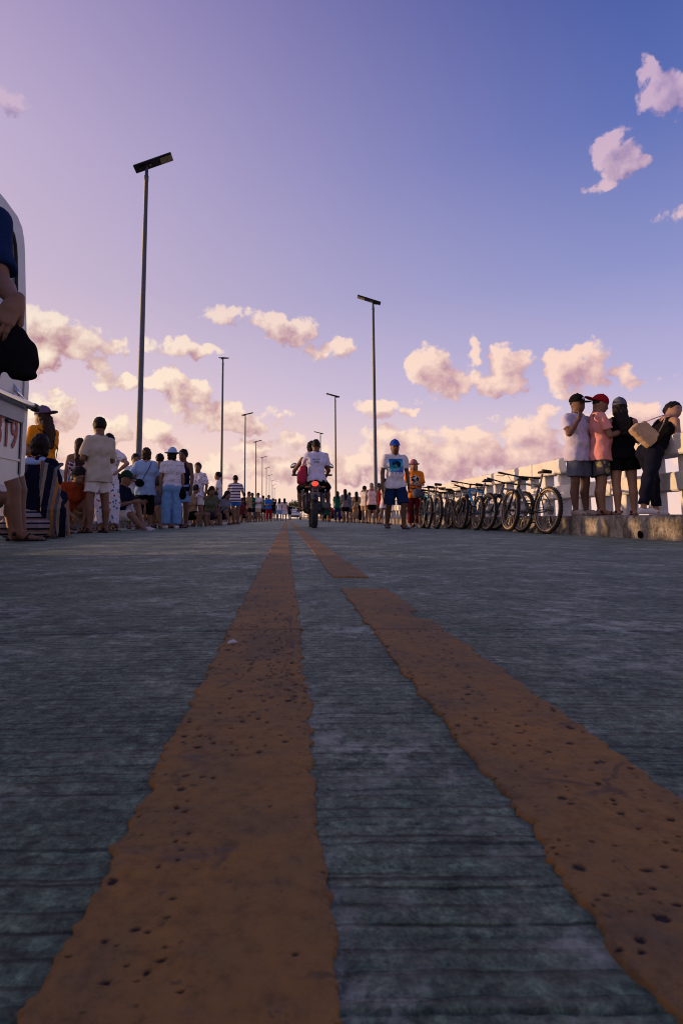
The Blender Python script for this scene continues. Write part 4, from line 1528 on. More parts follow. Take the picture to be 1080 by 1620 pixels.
person('man in dark tee standing behind the woman in pale blue', 251, 71, 1.63, 175, ('tee', NAVY), ('shorts', BLACK, .9), 'short', skin=0, group=GL)
hw = person('woman in a blue hat, dotted white blouse and wide light-blue trousers', 271, 81, 1.56, -165, ('tee', DOTS, .02), ('pants', JEANB, 1.93, .036), 'bob', ('brim', SKYB), sex='f', skin=1, fat=1.08, yaw=-20, group=GL, armL=((.2, .02, -1), (.02, -.1, -1)), shoes=('shoe', (200, 196, 190)))
T_ = hw['T']
MB().tube([T_(-.085, .03, .32), T_(-.12, .02, .20), T_(-.13, .0, .02), T_(-.12, .0, -.02)], .009, 6, flat=.4).build('bag_strap', BLACK, hw['root'])
q = wpt(hw, T_(-.135, .02, -.06))
V, F = solid([([el((0, 0, 0), (.06, .10, .12)), el((0, 0, -.05), (.065, .10, .08))], .04, [])], .012, .01)
tag(link('shoulder_bag', nmesh('shoulder_bag', V, F), BLACK, None, q), 'black shoulder bag hanging beside the woman in light-blue trousers', 'bag')
sg = person('man in sunglasses and dark vest behind the woman in the blue hat', 288, 74, 1.66, -25, ('tank', NAVY), ('shorts', JEANB, .8), 'short', skin=2, group=GL)
Hd = sg['Hd']
for sx in (-1, 1):
    V, F = solid([([el(Hd(sx * .018, -.055, .061), (.024, .012, .02))], 0, [])], .006, 0)
    link('sunglass_lens', nmesh('sunglass_lens', V, F), M_eye, sg['root'])
person('young man in a printed white shirt and white shorts, arms hanging', 312, 62, 1.60, -18, ('loose', CHECK, -.05), ('shorts', OFFW, .75), 'short', skin=0, hairc=1, yaw=8, group=GL, armL=((.25, .02, -1), (-.1, -.1, -1)), armR=((.2, .02, -1), (-.35, -.3, -1)))
for i, (u, s, fc, sh_, bo, hr, sx, lb) in enumerate((
        (330, 58, 30, OLIVE, GREYD, 'bob', 'f', 'seated person in olive top right of the printed-shirt man'),
        (322, 54, 60, BLACK, TAN, 'short', 'm', 'seated man in black between the printed-shirt man and olive seated person'),
        (337, 50, 20, MAROON, TAN, 'short', 'm', 'seated man in maroon behind the man in olive shorts'),
        (352, 50, 55, GREY, BLACK, 'long', 'f', 'long-haired seated woman in grey right of the olive-shorts man'),
        (359, 44, 40, SLATE, GREYD, 'short', 'm', 'seated man in slate left of the striped-shirt man'),
        (262, 68, 50, MAROON, BLACK, 'bob', 'f', 'seated woman in maroon behind the hat woman’s trousers'.replace('’', "'")),
        (300, 62, 70, TAN, BLACK, 'short', 'm', 'seated man in tan behind the legs of the printed-shirt man'),
        (240, 74, 60, SLATE, TAN, 'short', 'm', 'seated man in slate behind the legs of the pale-blue-tunic woman'))):
    person(lb, u, s, 1.62, fc, ('tee', sh_, -.02), ('shorts', bo, .7), hr, sex=sx, seat=.27, lean=16 + 3 * (i % 3), **(SITK if i % 2 else SIT), skin=i % 3, group=GS)
person('man in white tee and olive shorts facing left with folded arms', 344, 49.5, 1.66, -88, ('tee', WHITE, -.05), ('shorts', OLIVE, .85), 'short', skin=0, fat=1.16, **FOLD, group=GL, shoes=('shoe', (190, 180, 176)))
person('man in a striped tee and bright blue shorts seen from behind', 372, 46.5, 1.63, 178, ('tee', STRIPE, -.05), ('shorts', BLUE, .55), 'short', skin=0, fat=1.06, group=GL, armR=((.3, -.1, -1), (-.2, -1, .2)), armL=((.25, .05, -1), (.05, -.3, -1)), shoes=('shoe', (30, 32, 40)))

# --- far left and middle
FARL = [
    (386, 27, 170, BLACK, BLACK, 'short', 'm', 'far man in black right of the striped-tee man'),
    (394, 30, 60, TAN, BLACK, 'bob', 'f', 'far woman in tan left of the teal-shirted man'),
    (399, 27, 20, TEAL, NAVY, 'short', 'm', 'far man in teal tee and navy shorts'),
    (408, 27, -30, WHITE, KHAKI, 'short', 'm', 'far man in white tee and khaki shorts'),
    (416, 24, 160, SLATE, BLACK, 'short', 'm', 'far man in slate right of the khaki-shorts man'),
    (421, 23, 0, NAVY, DENIM, 'long', 'f', 'far long-haired woman in navy left of the red-trousered person'),
    (425, 24.5, 10, BLUE, RED, 'short', 'm', 'far person in blue tee and red trousers'),
    (432, 21, 170, BLACK, GREYD, 'short', 'm', 'far man in black right of the red-trousered person'),
    (436, 20, 30, SKYB, BLUE, 'short', 'm', 'far person in pale blue left of the two women in white'),
    (442, 22, 175, WHITE, JEANB, 'long', 'f', 'far long-haired woman in white, left of the pair'),
    (450, 22, 185, PALEP, WHITE, 'long', 'f', 'far long-haired woman in pale pink, right of the pair'),
    (379, 35, 40, MAROON, BLACK, 'short', 'm', 'seated far man in maroon behind the striped-tee man'),
    (390, 29, 50, RUST, TAN, 'short', 'm', 'seated far man in rust between the black-clad and teal men'),
    (404, 26, 60, GREY, BLACK, 'short', 'm', 'seated far man in grey behind the teal and white tee men'),
    (458, 15, 180, NAVY, BLACK, 'short', 'm', 'tiny far person in navy left of the white car'),
]
for i, (u, s, fc, sh_, bo, hr, sx, lb) in enumerate(FARL):
    kw = dict(SIT, seat=.28, lean=15) if lb.startswith('seated') else {}
    if i in (2, 3, 6):
        kw.update(FOLD)
    st = 'pants' if 'trousers' in lb else 'skirt' if hr == 'long' and i > 6 else 'shorts'
    person(lb, u, s, 1.58 if sx == 'f' else 1.66, fc, ('tee', sh_), (st, bo), hr, sex=sx, skin=i % 3, group=GF, **kw)
FARR = [
    (517, 27, -20, TEAL, BLACK, 'short', 'm', 'cap', TEAL, 'seated far man in teal cap right of the motorcycle'),
    (524, 26, -40, RED, BLACK, 'short', 'm', None, None, 'seated far person in red left of the green-topped woman'),
    (511, 25, 30, PALEP, TAN, 'bob', 'f', None, None, 'seated far woman in pale pink right of the motorcycle'),
    (534, 30.5, 172, TEAL, DENIM, 'long', 'f', None, None, 'far long-haired woman in green top and blue jeans'),
    (546, 33, 185, GREY, BLACK, 'longer', 'f', None, None, 'far long-haired woman in grey top and black shorts'),
    (553, 28, 160, SLATE, GREYD, 'short', 'm', None, None, 'far man in slate right of the grey-topped woman'),
    (564, 30.5, 178, TAN, TAN, 'longer', 'f', None, None, 'far long-haired woman in a tan dress'),
    (571, 31, 20, BLACK, BLACK, 'short', 'm', None, None, 'far small child in black right of the tan dress'),
    (577, 35, 140, OFFW, TAN, 'short', 'm', None, None, 'far person in off-white lifting a phone with both arms'),
    (588, 38.5, 178, PALEP, BLACK, 'crop', 'm', None, None, 'far man in pale tank top and black shorts from behind'),
    (600, 38, 150, RED, PURPLE, 'short', 'm', None, None, 'far man in red tank top beside the nearest right lamp post'),
    (540, 25, 0, PALEP, GREYD, 'short', 'm', None, None, 'seated far person in pink between two long-haired women'),
    (557, 26, 10, RUST, TAN, 'short', 'm', None, None, 'seated far person in rust left of the tan dress'),
    (595, 33, -30, GREY, BLACK, 'short', 'm', None, None, 'seated far person in grey between pale and red tank tops'),
]
for i, (u, s, fc, sh_, bo, hr, sx, ht, hm, lb) in enumerate(FARR):
    kw = dict(SIT, seat=.30, lean=15) if lb.startswith('seated') else {}
    if 'lifting' in lb:
        kw = dict(armL=((.5, -.8, .2), (-.3, -.6, .8)), armR=((.5, -.8, .2), (-.3, -.6, .8)))
    H = 1.05 if 'child' in lb else 1.58 if sx == 'f' else 1.66
    st = 'pants' if 'jeans' in lb else 'skirt' if 'dress' in lb else 'shorts'
    fr = {'pants': 1.9, 'skirt': 1.6, 'shorts': .7}[st]
    person(lb, u, s, H, fc, ('tank' if 'tank' in lb else 'tee', sh_), (st, bo, fr), hr, (ht, hm) if ht else None, sex=sx, skin=(i + 1) % 3, hairc=2 if i == 9 else 0, group=GF, fat=1.12 if i == 9 else 1, **kw)
person('woman in a pale flared dress walking right behind the blue-capped man', 608, 46, 1.58, 70, ('tank', OFFW, -.02), ('skirt', LILAC, .62), 'long', sex='f', skin=1, group=GF, legL=((.03, -.2, -1), (0, .0, -1)), legR=((.03, .18, -1), (0, .35, -1)), armL=((.1, -.3, -1), (0, -.6, -1)))


# --- man in the printed white tee
def pat_print(T, oc, base):
    """a worn picture print on the chest: blue square with dark swirl, lettering below"""
    s = T.sep(oc)
    x, z = s[0], s[2]
    front = T.math('LESS_THAN', s[1], -.02)
    inx = T.math('LESS_THAN', T.math('ABSOLUTE', x), .135)
    inz = T.math('MULTIPLY', T.math('GREATER_THAN', z, 1.075), T.math('LESS_THAN', z, 1.335))
    box = T.math('MULTIPLY', T.math('MULTIPLY', inx, inz), front)
    n = T.noise(oc, 9, 4, .6)
    diag = T.math('ADD', T.math('MULTIPLY', x, -2.2), T.math('MULTIPLY', z, 3.4))
    c = T.ramp(T.math('SUBTRACT', T.math('ADD', diag, T.math('MULTIPLY', n, .5)), 3.75), [(0, lin(60, 96, 190)), (.4, lin(96, 196, 216)), (.75, lin(20, 130, 190)), (1, lin(14, 104, 180))])
    dx = T.vec('SUBTRACT', oc, (.01, 0, 1.225))
    r = T.vec('LENGTH', T.vec('MULTIPLY', dx, (1, 0, 1.15)))
    r = T.math('ADD', r, T.math('MULTIPLY', T.math('SUBTRACT', T.noise(oc, 22, 3), .5), .07))
    swirl = T.math('LESS_THAN', r, .085)
    c = T.mix(swirl, c, T.mix(T.math('GREATER_THAN', n, .54), lin(16, 44, 60), lin(60, 150, 150)))
    col = T.mix(box, base, c)
    tx = T.math('MULTIPLY', T.math('LESS_THAN', T.math('ABSOLUTE', T.math('SUBTRACT', x, -.005)), .125), T.math('MULTIPLY', T.math('GREATER_THAN', z, 1.045), T.math('LESS_THAN', z, 1.105)))
    let = T.math('GREATER_THAN', T.noise(T.vec('MULTIPLY', oc, (46, 1, 22)), 1.0, 2, .5), .53)
    col = T.mix(T.math('MULTIPLY', T.math('MULTIPLY', tx, let), front), col, lin(84, 66, 140))
    return col


PRINT = cloth('printed_tee', (210, 208, 216), pat_print)
person('man in a blue cap, printed white tee and denim shorts walking towards us', 626, 83, 1.69, 4, ('tee', PRINT, -.05), ('shorts', DENIM, .98, .03), 'short', ('cap', cloth('cap_blue', (34, 74, 160))), skin=2,
       legL=((.13, -.26, -1), (.0, .06, -1)), legR=((.10, .10, -1), (.02, .36, -1)), armL=((.20, .08, -1), (.05, -.20, -1)), armR=((.20, -.02, -1), (.06, -.22, -1)), group='people walking on the road', eyes=True, vx=.0115, nod=4)


def pat_badge(T, oc, base):
    s = T.sep(oc)
    d = T.vec('MULTIPLY', T.vec('SUBTRACT', oc, (.02, 0, 1.06)), (1, 0, .8))
    r = T.math('ADD', T.vec('LENGTH', d), T.math('MULTIPLY', T.math('SUBTRACT', T.noise(oc, 20, 2), .5), .09))
    m = T.math('MULTIPLY', T.math('LESS_THAN', r, .095), T.math('LESS_THAN', s[1], -.02))
    return T.mix(m, base, T.mix(T.math('GREATER_THAN', T.noise(oc, 26, 2), .5), lin(26, 24, 30), lin(200, 196, 200)))


ob = person('woman in orange printed tee, bucket hat and maroon track trousers', 656, 70.5, 1.50, -12, ('loose', cloth('orange_print', (226, 128, 30), pat_badge), -.07), ('pants', MAROON, 1.9, .02), 'long', ('bucket', cloth('hat_pink', (150, 104, 104))), sex='f', skin=1,
            armL=((.15, -.2, -1), (-.5, -1, -.05)), armR=((.15, -.2, -1), (-.5, -1, .15)), group='people walking on the road', eyes=True, shoes=('shoe', (214, 196, 186)))
q = wpt(ob, ob['T'](.05, -.13, .005))
V, F = solid([([el((0, 0, 0), (.13, .06, .10)), el((0, 0, -.04), (.12, .065, .07))], .04, [])], .012, .01)
tag(link('belt_bag', nmesh('belt_bag', V, F), SLATE, None, q), 'grey-blue bag carried by the woman in the bucket hat', 'bag')

# --- four people on the right sidewalk
bc = person('man in a black cap and lilac tee holding a hand to his face', 920, 113, 1.69, 22, ('tee', cloth('lilac_tee', (196, 190, 214)), -.06), ('shorts', SLATE, .80, .03), 'short', ('cap', BLACK), skin=2, fat=1.06,
            armR=((.35, -.45, -.85), (-.55, -.35, 1)), armL=((.12, -.4, -1), (-.45, -.5, 1)), handR=((-.3, .0, 1), (.2, .9, .3)), nod=8, group=GR, eyes=True, curl='grip', shoes=('shoe', (150, 140, 130)))
V, F = solid([([el(bc['Hd'](0, -.0545, .101), (.022, .006, .022))], 0, [])], .004, 0)
link('cap_badge', nmesh('cap_badge', V, F), mat('badge_white', (.6, .62, .68, 1), .6), bc['root'])
pk = person('man in a pink tee and backwards dark-red cap looking down at a phone', 953, 114, 1.68, 78, ('tee', PINK, -.06), ('shorts', cloth('palm_shorts', (70, 70, 78), pat_floral([lin(150, 140, 100)], 7, .30)), .80, .03), 'crop', ('capback', RED), skin=1, fat=1.10, nod=24, **PHONE, group=GR, eyes=True,
            legL=((.06, -.06, -1), (0, .06, -1)), legR=((.06, .04, -1), (0, .03, -1)), shoes=('sandal', (40, 24, 24)))
wr = (np.array(pk['arms'][1][2]) + np.array(pk['arms'][-1][2])) / 2
q = wpt(pk, wr + np.array([0, -.09, .03]))
ph_ = MB().box((0, 0, 0), (.075, .009, .155), .004)
o = tag(ph_.build('mobile_phone', M_eye, None, q, (R(-50), 0, R(78))), 'dark phone in the hands of the man in pink', 'phone')
lw = person('woman in a grey cap and black romper with very long dark hair', 990, 116, 1.60, 166, ('tank', BLACK, -.03), ('shorts', BLACK, .52, .045), 'longer', ('cap', SLATE), sex='f', skin=3, yaw=-18, armL=((.16, -.25, -1), (-.3, -1, .3)), armR=((.16, -.25, -1), (-.3, -1, .3)), group=GR, vx=.0105, shoes=('sandal', (60, 34, 30)))
le = person('woman in black sleeveless top and wide dark trousers leaning on the railing', 1034, 121, 1.64, 96, ('tank', BLACK, .02), ('pants', cloth('ink', (20, 22, 40)), 1.86, .012), 'bun', sex='f', skin=3, lean=34, yaw=-74, nod=-12, armL=((.1, -.75, -.9), (-.1, -.75, .70)), armR=((.12, -.60, -.95), (.02, -.85, .62)),
            legL=((.05, -.28, -1), (0, -.06, -1)), legR=((.05, .36, -1), (0, .26, -1)), group=GR, eyes=True, vx=.0105, shoes=('shoe', (206, 206, 214)), curl='grip')
T_ = le['T']
q = wpt(le, T_(-.085, .165, .070))
V, F = solid([([bx((0, 0, -.055), (.165, .06, .075), .03), bx((0, 0, .03), (.13, .04, .08), .03)], .05, [])], .009, .02, (.003, 40, 1))
M_bag = cloth('canvas_tan', (172, 146, 118))
bag = tag(link('tote_bag', nmesh('tote_bag', V, F), M_bag, None, q, (R(-8), R(48), R(-14))), 'tan canvas bag on the hip of the leaning woman', 'bag')
MB().tube([(.10, -.02, .11), (.06, -.02, .24), (.02, .02, .36)], .014, 8, flat=.5).build('strap', M_bag, bag)
MB().tube([(-.10, -.02, .11), (-.05, -.02, .24), (.0, .02, .36)], .012, 8, flat=.5).build('strap', M_bag, bag)

# --- man in navy at the left edge, close to the camera
nm = person('close man in a navy tee cut by the left edge, holding a black cap', 0, 420, 1.66, 10, ('loose', cloth('navy_near', (22, 44, 84)), -.06), ('shorts', GREYD, .8), 'short', skin=1, vx=.011, pos=(-1.362, 2.17, 0), z=gz(-1.2) + .04,
            armL=((.18, -.26, -1), (.46, -.66, -.60)), handL=((-.42, -.22, -1), (-.25, 1, -.1)), armR=((.16, 0, -1), (0, -.2, -1)), curl='relax', group=GL)
wr, dh, yy, nn = nm['hands'][0]
q = wpt(nm, wr + dh * .10 + nn * .05 + np.array([.035, 0, .01]))
V, F = solid([([el((.015, .0, -.09), (.056, .035, .085)), el((.040, .01, -.115), (.056, .038, .070)), rc((-.015, 0, .0), (.01, 0, -.02), .022, .030), rc((-.05, .0, -.03), (-.065, 0, -.21), .026, .030)], .03, []),
              ([el((.05, .0, -.175), (.045, .03, .018))], .01, [])], .0055, .02, (.0018, 90, 1))
cap = tag(link('black_cap', nmesh('black_cap', V, F), cloth('cap_black', (20, 20, 24)), None, q, (0, 0, R(10))), 'black cloth cap dangling from the near hand', 'cap')
# ------------------------------------------------------------------ bicycles (front towards -Y, rear wheel axle over the origin)
M_tyre = mat('bicycle_tyre', (.022, .021, .020, 1), .75, bump=(70, .004))
M_gum = mat('tan_sidewall', (.42, .29, .16, 1), .8)
M_rim = mat('rim_alloy', (.16, .15, .14, 1), .4, .5)
M_steel = mat('bright_steel', (.55, .54, .52, 1), .3, 1.0)
M_spoke = mat('spoke_steel', (.45, .42, .38, 1), .35, .9)
M_black = mat('black_plastic', (.015, .015, .016, 1), .5)
FRAMEM = {'black': mat('frame_black', (.02, .021, .024, 1), .3, spec=.5), 'blue': mat('frame_blue', (.01, .25, .55, 1), .3, spec=.5), 'teal': mat('frame_teal', (.02, .32, .36, 1), .3, spec=.5),
          'grey': mat('frame_grey', (.12, .13, .15, 1), .3, spec=.5), 'red': mat('frame_red', (.32, .03, .03, 1), .3, spec=.5), 'white': mat('frame_white', (.5, .5, .5, 1), .3, spec=.5)}
RW = .345
WB = 1.07


def wheel_parts(parent, y, sidewall, turn=0.0):
    w = empty('wheel', (0, y, RW)); w.parent = parent
    w.rotation_euler = (0, 0, turn)
    t = MB().ring((0, 0, 0), (1, 0, 0), RW - .027, .027, 44, 8)
    for k in range(44):
        a = 2 * math.pi * k / 44
        for xx in (-.014, .014):
            t.box((xx, (RW - .001) * math.cos(a), (RW - .001) * math.sin(a)), (.014, .012, .010), 0, Matrix.Rotation(a, 3, 'X'))
    t.build('tyre', M_tyre, w)
    if sidewall:
        for sx in (-1, 1):
            MB().ring((sx * .0225, 0, 0), (1, 0, 0), RW - .041, .013, 44, 6, .6).build('sidewall', M_gum, w)
    MB().ring((0, 0, 0), (1, 0, 0), RW - .062, .014, 44, 8, .9).build('rim', M_rim, w)
    sp = MB()
    for k in range(28):
        a = 2 * math.pi * k / 28
        b = a + (.55 if k % 4 < 2 else -.55)
        sx = .03 if k % 2 else -.03
        sp.tube([(sx, .022 * math.cos(b), .022 * math.sin(b)), (0, (RW - .07) * math.cos(a), (RW - .07) * math.sin(a))], .0016, 4, False)
    tag(sp.build('spokes', M_spoke, w), kind='stuff')
    MB().lathe((-.06, 0, 0), (1, 0, 0), [(0, .009), (.015, .012), (.025, .024), (.035, .016), (.085, .016), (.095, .024), (.105, .012), (.12, .009)], 14).build('hub', M_rim, w)
    MB().lathe((-.045, 0, 0), (1, 0, 0), [(0, .08), (.002, .08)], 26).build('brake_disc', M_steel, w)
    return w


def bicycle(sidewall=True, turn=-6):
    root = empty('bicycle')
    wheel_parts(root, 0, sidewall)
    wheel_parts(root, -WB, sidewall, R(turn))
    bb = Vector((0, -.43, .30)); seatj = Vector((0, -.26, .74)); head_t = Vector((0, -.855, .80)); head_b = Vector((0, -.90, .67)); ax = Vector((0, 0, RW))
    f = MB()
    f.tube([bb, seatj], .017, 10).tube([seatj - Vector((0, 0, .03)), head_t - Vector((0, .0, .02))], .019, 10)
    f.tube([bb, head_b + Vector((0, .02, .03))], .024, 10).tube([head_t, head_b], .024, 10)
    for sx in (-1, 1):
        f.tube([bb + Vector((sx * .02, .02, 0)), Vector((sx * .06, -.18, .33)), ax + Vector((sx * .065, 0, 0))], [.013, .011, .009], 8)
        f.tube([seatj + Vector((sx * .015, 0, -.06)), Vector((sx * .055, -.1, .52)), ax + Vector((sx * .065, 0, 0))], [.011, .009, .008], 8)
    f.lathe((-.04, bb.y, bb.z), (1, 0, 0), [(0, .024), (.08, .024)], 14)
    f.build('frame', FRAMEM['black'], root)
    fk = MB()
    fx = Vector((0, -WB, RW))
    fk.tube([head_t + Vector((0, .006, .05)), head_b + Vector((0, -.01, -.03))], .016, 10)
    fk.tube([Vector((-.055, -.917, .64)), Vector((.055, -.917, .64))], .02, 8)
    for sx in (-1, 1):
        fk.tube([Vector((sx * .055, -.917, .66)), Vector((sx * .055, -.965, .50))], .015, 8)
        fk.tube([Vector((sx * .055, -.965, .52)), fx + Vector((sx * .052, .02, -.0))], .019, 8)
    fk.build('fork', M_black, root)
    hb = MB()
    top = head_t + Vector((0, .012, .07))
    hb.tube([top, top + Vector((0, -.07, .02))], .018, 8)
    c = top + Vector((0, -.075, .025))
    hb.tube([c + Vector((-.36, .05, .012)), c + Vector((-.2, .02, .01)), c, c + Vector((.2, .02, .01)), c + Vector((.36, .05, .012))], .0125, 8)
    hbo = hb.build('handlebar', M_black, root)
    for sx in (-1, 1):
        MB().tube([c + Vector((sx * .25, .028, .010)), c + Vector((sx * .37, .052, .012))], .0175, 10).build('grip', M_black, hbo)
        MB().tube([c + Vector((sx * .22, .02, .0)), c + Vector((sx * .24, -.05, -.02)), c + Vector((sx * .34, -.06, -.03))], .006, 6).build('brake_lever', M_rim, hbo)
    cb = MB()
    cb.tube([c + Vector((.2, -.02, 0)), c + Vector((.12, -.12, .02)), c + Vector((.02, -.10, -.12)), Vector((.03, -.9, .6)), Vector((.05, -1.0, .45))], .004, 5)
    cb.tube([c + Vector((-.2, -.02, 0)), c + Vector((-.10, -.13, .0)), c + Vector((-.03, -.04, -.14)), Vector((-.03, -.75, .62))], .004, 5)
    cb.build('brake_cable', M_black, root)
    sp = MB().tube([seatj - Vector((0, 0, .04)), Vector((0, -.215, .89))], .0145, 8)
    sp.build('seat_post', M_rim, root)
    V, F = solid([([rc((0, -.09, .925), (0, -.30, .918), .032, .018), rc((-.045, -.085, .925), (.045, -.085, .925), .036, .036)], .04, [((0, 0, 1), (0, 0, .945)), ((0, 0, -1), (0, 0, .895))])], .0085, .01)
    sdl = link('saddle', nmesh('saddle', V, F), M_black, root)
    sdl.location = (0, -.02, 0)
    cr = MB()
    cr.lathe((-.058, bb.y, bb.z), (1, 0, 0), [(0, .09), (.003, .09)], 26)
    cr.tube([bb + Vector((-.065, 0, 0)), bb + Vector((-.075, -.11, -.13))], [.014, .010], 8).tube([bb + Vector((.06, 0, 0)), bb + Vector((.075, .11, .13))], [.014, .010], 8)
    cro = cr.build('crankset', M_rim, root)
    MB().box(bb + Vector((-.125, -.11, -.13)), (.09, .075, .02), .006).build('pedal', M_black, cro)
    MB().box(bb + Vector((.125, .11, .13)), (.09, .075, .02), .006).build('pedal', M_black, cro)
    ch = MB()
    ch.tube([Vector((-.056, bb.y, bb.z + .088)), Vector((-.048, 0, RW + .045))], .005, 5).tube([Vector((-.056, bb.y, bb.z - .088)), Vector((-.05, -.02, RW - .16)), Vector((-.05, .02, RW - .11)), Vector((-.048, .0, RW - .05))], .005, 5)
    ch.build('chain', M_rim, root)
    MB().lathe((-.058, 0, RW), (1, 0, 0), [(0, .03), (.006, .035), (.012, .055), (.02, .07), (.024, .07)], 20).build('cassette', M_rim, root)
    MB().box((-.065, -.02, RW - .12), (.02, .035, .11), .006).build('derailleur', M_black, root)
    return root


proto = bicycle()
BIKES = [  # photo column and scale at the rear axle, heading, lean, frame colour, label
    (862, 109, 187, 7, 'black', 'nearest bicycle, black frame, tan-walled tyres, standing against the kerb'),
    (824, 97, 185, 9, 'grey', 'grey bicycle right behind the nearest one'),
    (768, 87, 186, 7, 'blue', 'bright blue bicycle standing apart in the middle of the row'),
    (752, 84.5, 179, 8, 'black', 'black bicycle on the left of the bright blue one'),
    (726, 72, 178, 9, 'black', 'black bicycle rightmost of the far cluster'),
    (709, 72.5, 182, 4, 'grey', 'grey bicycle second from right in the far cluster'),
    (690, 77, 180, 5, 'white', 'pale-framed bicycle in the middle of the far cluster'),
    (676, 76, 177, 6, 'teal', 'teal-framed bicycle in the far cluster beside the bucket-hat woman'),
    (667, 73, 180, 4, 'red', 'red-framed bicycle leftmost of the far cluster'),
    (716, 67, 180, 7, 'grey', 'dark bicycle at the back of the far cluster'),
]
for i, (u, s, hd, ln, colr, lb) in enumerate(BIKES):
    o = proto if i == 0 else copy_tree(proto)
    p = at(u, s)
    x = min(p.x, KERB - .14)
    o.location = (x, p.y, float(road_z(x)) + .002)
    o.rotation_euler = (0, R(ln), R(hd))
    # lean towards the sidewalk: rotate about the ground line
    M = Matrix.Rotation(R(ln), 4, 'Y') @ Matrix.Rotation(R(hd), 4, 'Z')
    o.rotation_euler = M.to_euler()
    sc_ = (1.0, .97, 1.0, .94, .98, .93, 1.0, .95, .9, .97)[i]
    o.scale = (sc_, sc_, sc_)
    st_ = (0, 14, -10, 22, -16, 9, -22, 17, 6, -12)[i]
    tag(o, lb, 'bicycle', 'bicycles parked along the right kerb')
    for c in o.children:
        if i and c.name.startswith('wheel') and c.location.y < -.5:
            c.rotation_euler = (0, 0, R(st_))
        if i and (c.name.startswith('fork') or c.name.startswith('handlebar')):
            c.matrix_local = Matrix.Translation((0, -.9, 0)) @ Matrix.Rotation(R(st_), 4, 'Z') @ Matrix.Translation((0, .9, 0))
        if c.name.startswith('frame'):
            c.material_slots[0].link = 'OBJECT'
            c.material_slots[0].material = FRAMEM[colr]

# ------------------------------------------------------------------ motorcycle with two riders
mp = at(497, 85)
moto = tag(empty('motorcycle', (mp.x, mp.y, float(road_z(mp.x))), math.pi), 'dark motorcycle seen from behind with lit red tail lamp', 'motorcycle')
M_mtyre = mat('motorcycle_tyre', (.035, .038, .045, 1), .7, bump=(40, .006))
M_mblack = mat('motorcycle_black', (.012, .012, .014, 1), .35, spec=.5)
M_eng = mat('engine_alloy', (.10, .10, .105, 1), .45, .6)
M_tail = mat('tail_lamp', (.6, .02, .01, 1), .3, var=0, emit=((1.0, .03, .015, 1), 3.0))
M_refl = mat('red_reflector', (.25, .01, .01, 1), .25, var=0)
M_chrome = mat('chrome', (.7, .7, .7, 1), .12, 1.0, var=0)
for y, r_, w_ in ((0, .31, .062), (-1.30, .30, .048)):
    wh = empty('wheel', (0, y, r_)); wh.parent = moto
    t = MB().ring((0, 0, 0), (1, 0, 0), r_ - w_, w_, 40, 10, 1.0)
    for k in range(36):
        a = 2 * math.pi * k / 36
        t.box((.022 * (-1) ** k, (r_ + .001) * math.cos(a), (r_ + .001) * math.sin(a)), (.05, .018, .010), 0, Matrix.Rotation(a, 3, 'X'))
    t.build('tyre', M_mtyre, wh)
    MB().ring((0, 0, 0), (1, 0, 0), r_ - .11, .022, 32, 8).build('rim', M_mblack, wh)
    sp = MB()
    for k in range(6):
        a = 2 * math.pi * k / 6
        sp.tube([(0, .03 * math.cos(a), .03 * math.sin(a)), (0, (r_ - .12) * math.cos(a), (r_ - .12) * math.sin(a))], .014, 6)
    sp.lathe((-.06, 0, 0), (1, 0, 0), [(0, .05), (.12, .05)], 16)
    sp.build('wheel_spokes', M_mblack, wh)


def lump(name, groups, m, parent, vx=.014, k=.03):
    V, F = solid(groups, vx, k)
    return link(name, nmesh(name, V, F), m, parent)


lump('seat', [([rc((0, .16, .80), (0, -.22, .80), .085, .095), rc((0, -.22, .79), (0, -.62, .75), .10, .085)], .04, [((0, 0, 1), (0, 0, .85)), ((0, 0, -1), (0, 0, .72))])], M_mblack, moto)
lump('tail_cowl', [([rc((0, .28, .80), (0, -.2, .74), .055, .09), rc((-.06, .12, .74), (.06, .12, .74), .06, .06)], .04, [((0, 0, 1), (0, 0, .80))])], M_mblack, moto)
lump('fuel_tank', [([rc((0, -.66, .86), (0, -.92, .90), .11, .13), rc((-.06, -.8, .84), (.06, -.8, .84), .11, .11)], .06, [])], M_mblack, moto)
lump('rear_fender', [([rc((0, .30, .70), (0, .40, .52), .055, .06), rc((0, .12, .70), (0, .30, .70), .07, .06)], .03, [])], M_mblack, moto, .012)
tl = lump('tail_lamp', [([rc((-.016, .325, .80), (.016, .325, .80), .042, .042)], .02, [])], M_tail, moto, .009)
MB().box((0, .41, .60), (.17, .012, .09), .004).build('number_plate', mat('plate_worn', (.16, .15, .15, 1), .5), moto)
MB().box((0, .405, .675), (.07, .02, .03), .006).build('reflector', M_refl, moto)
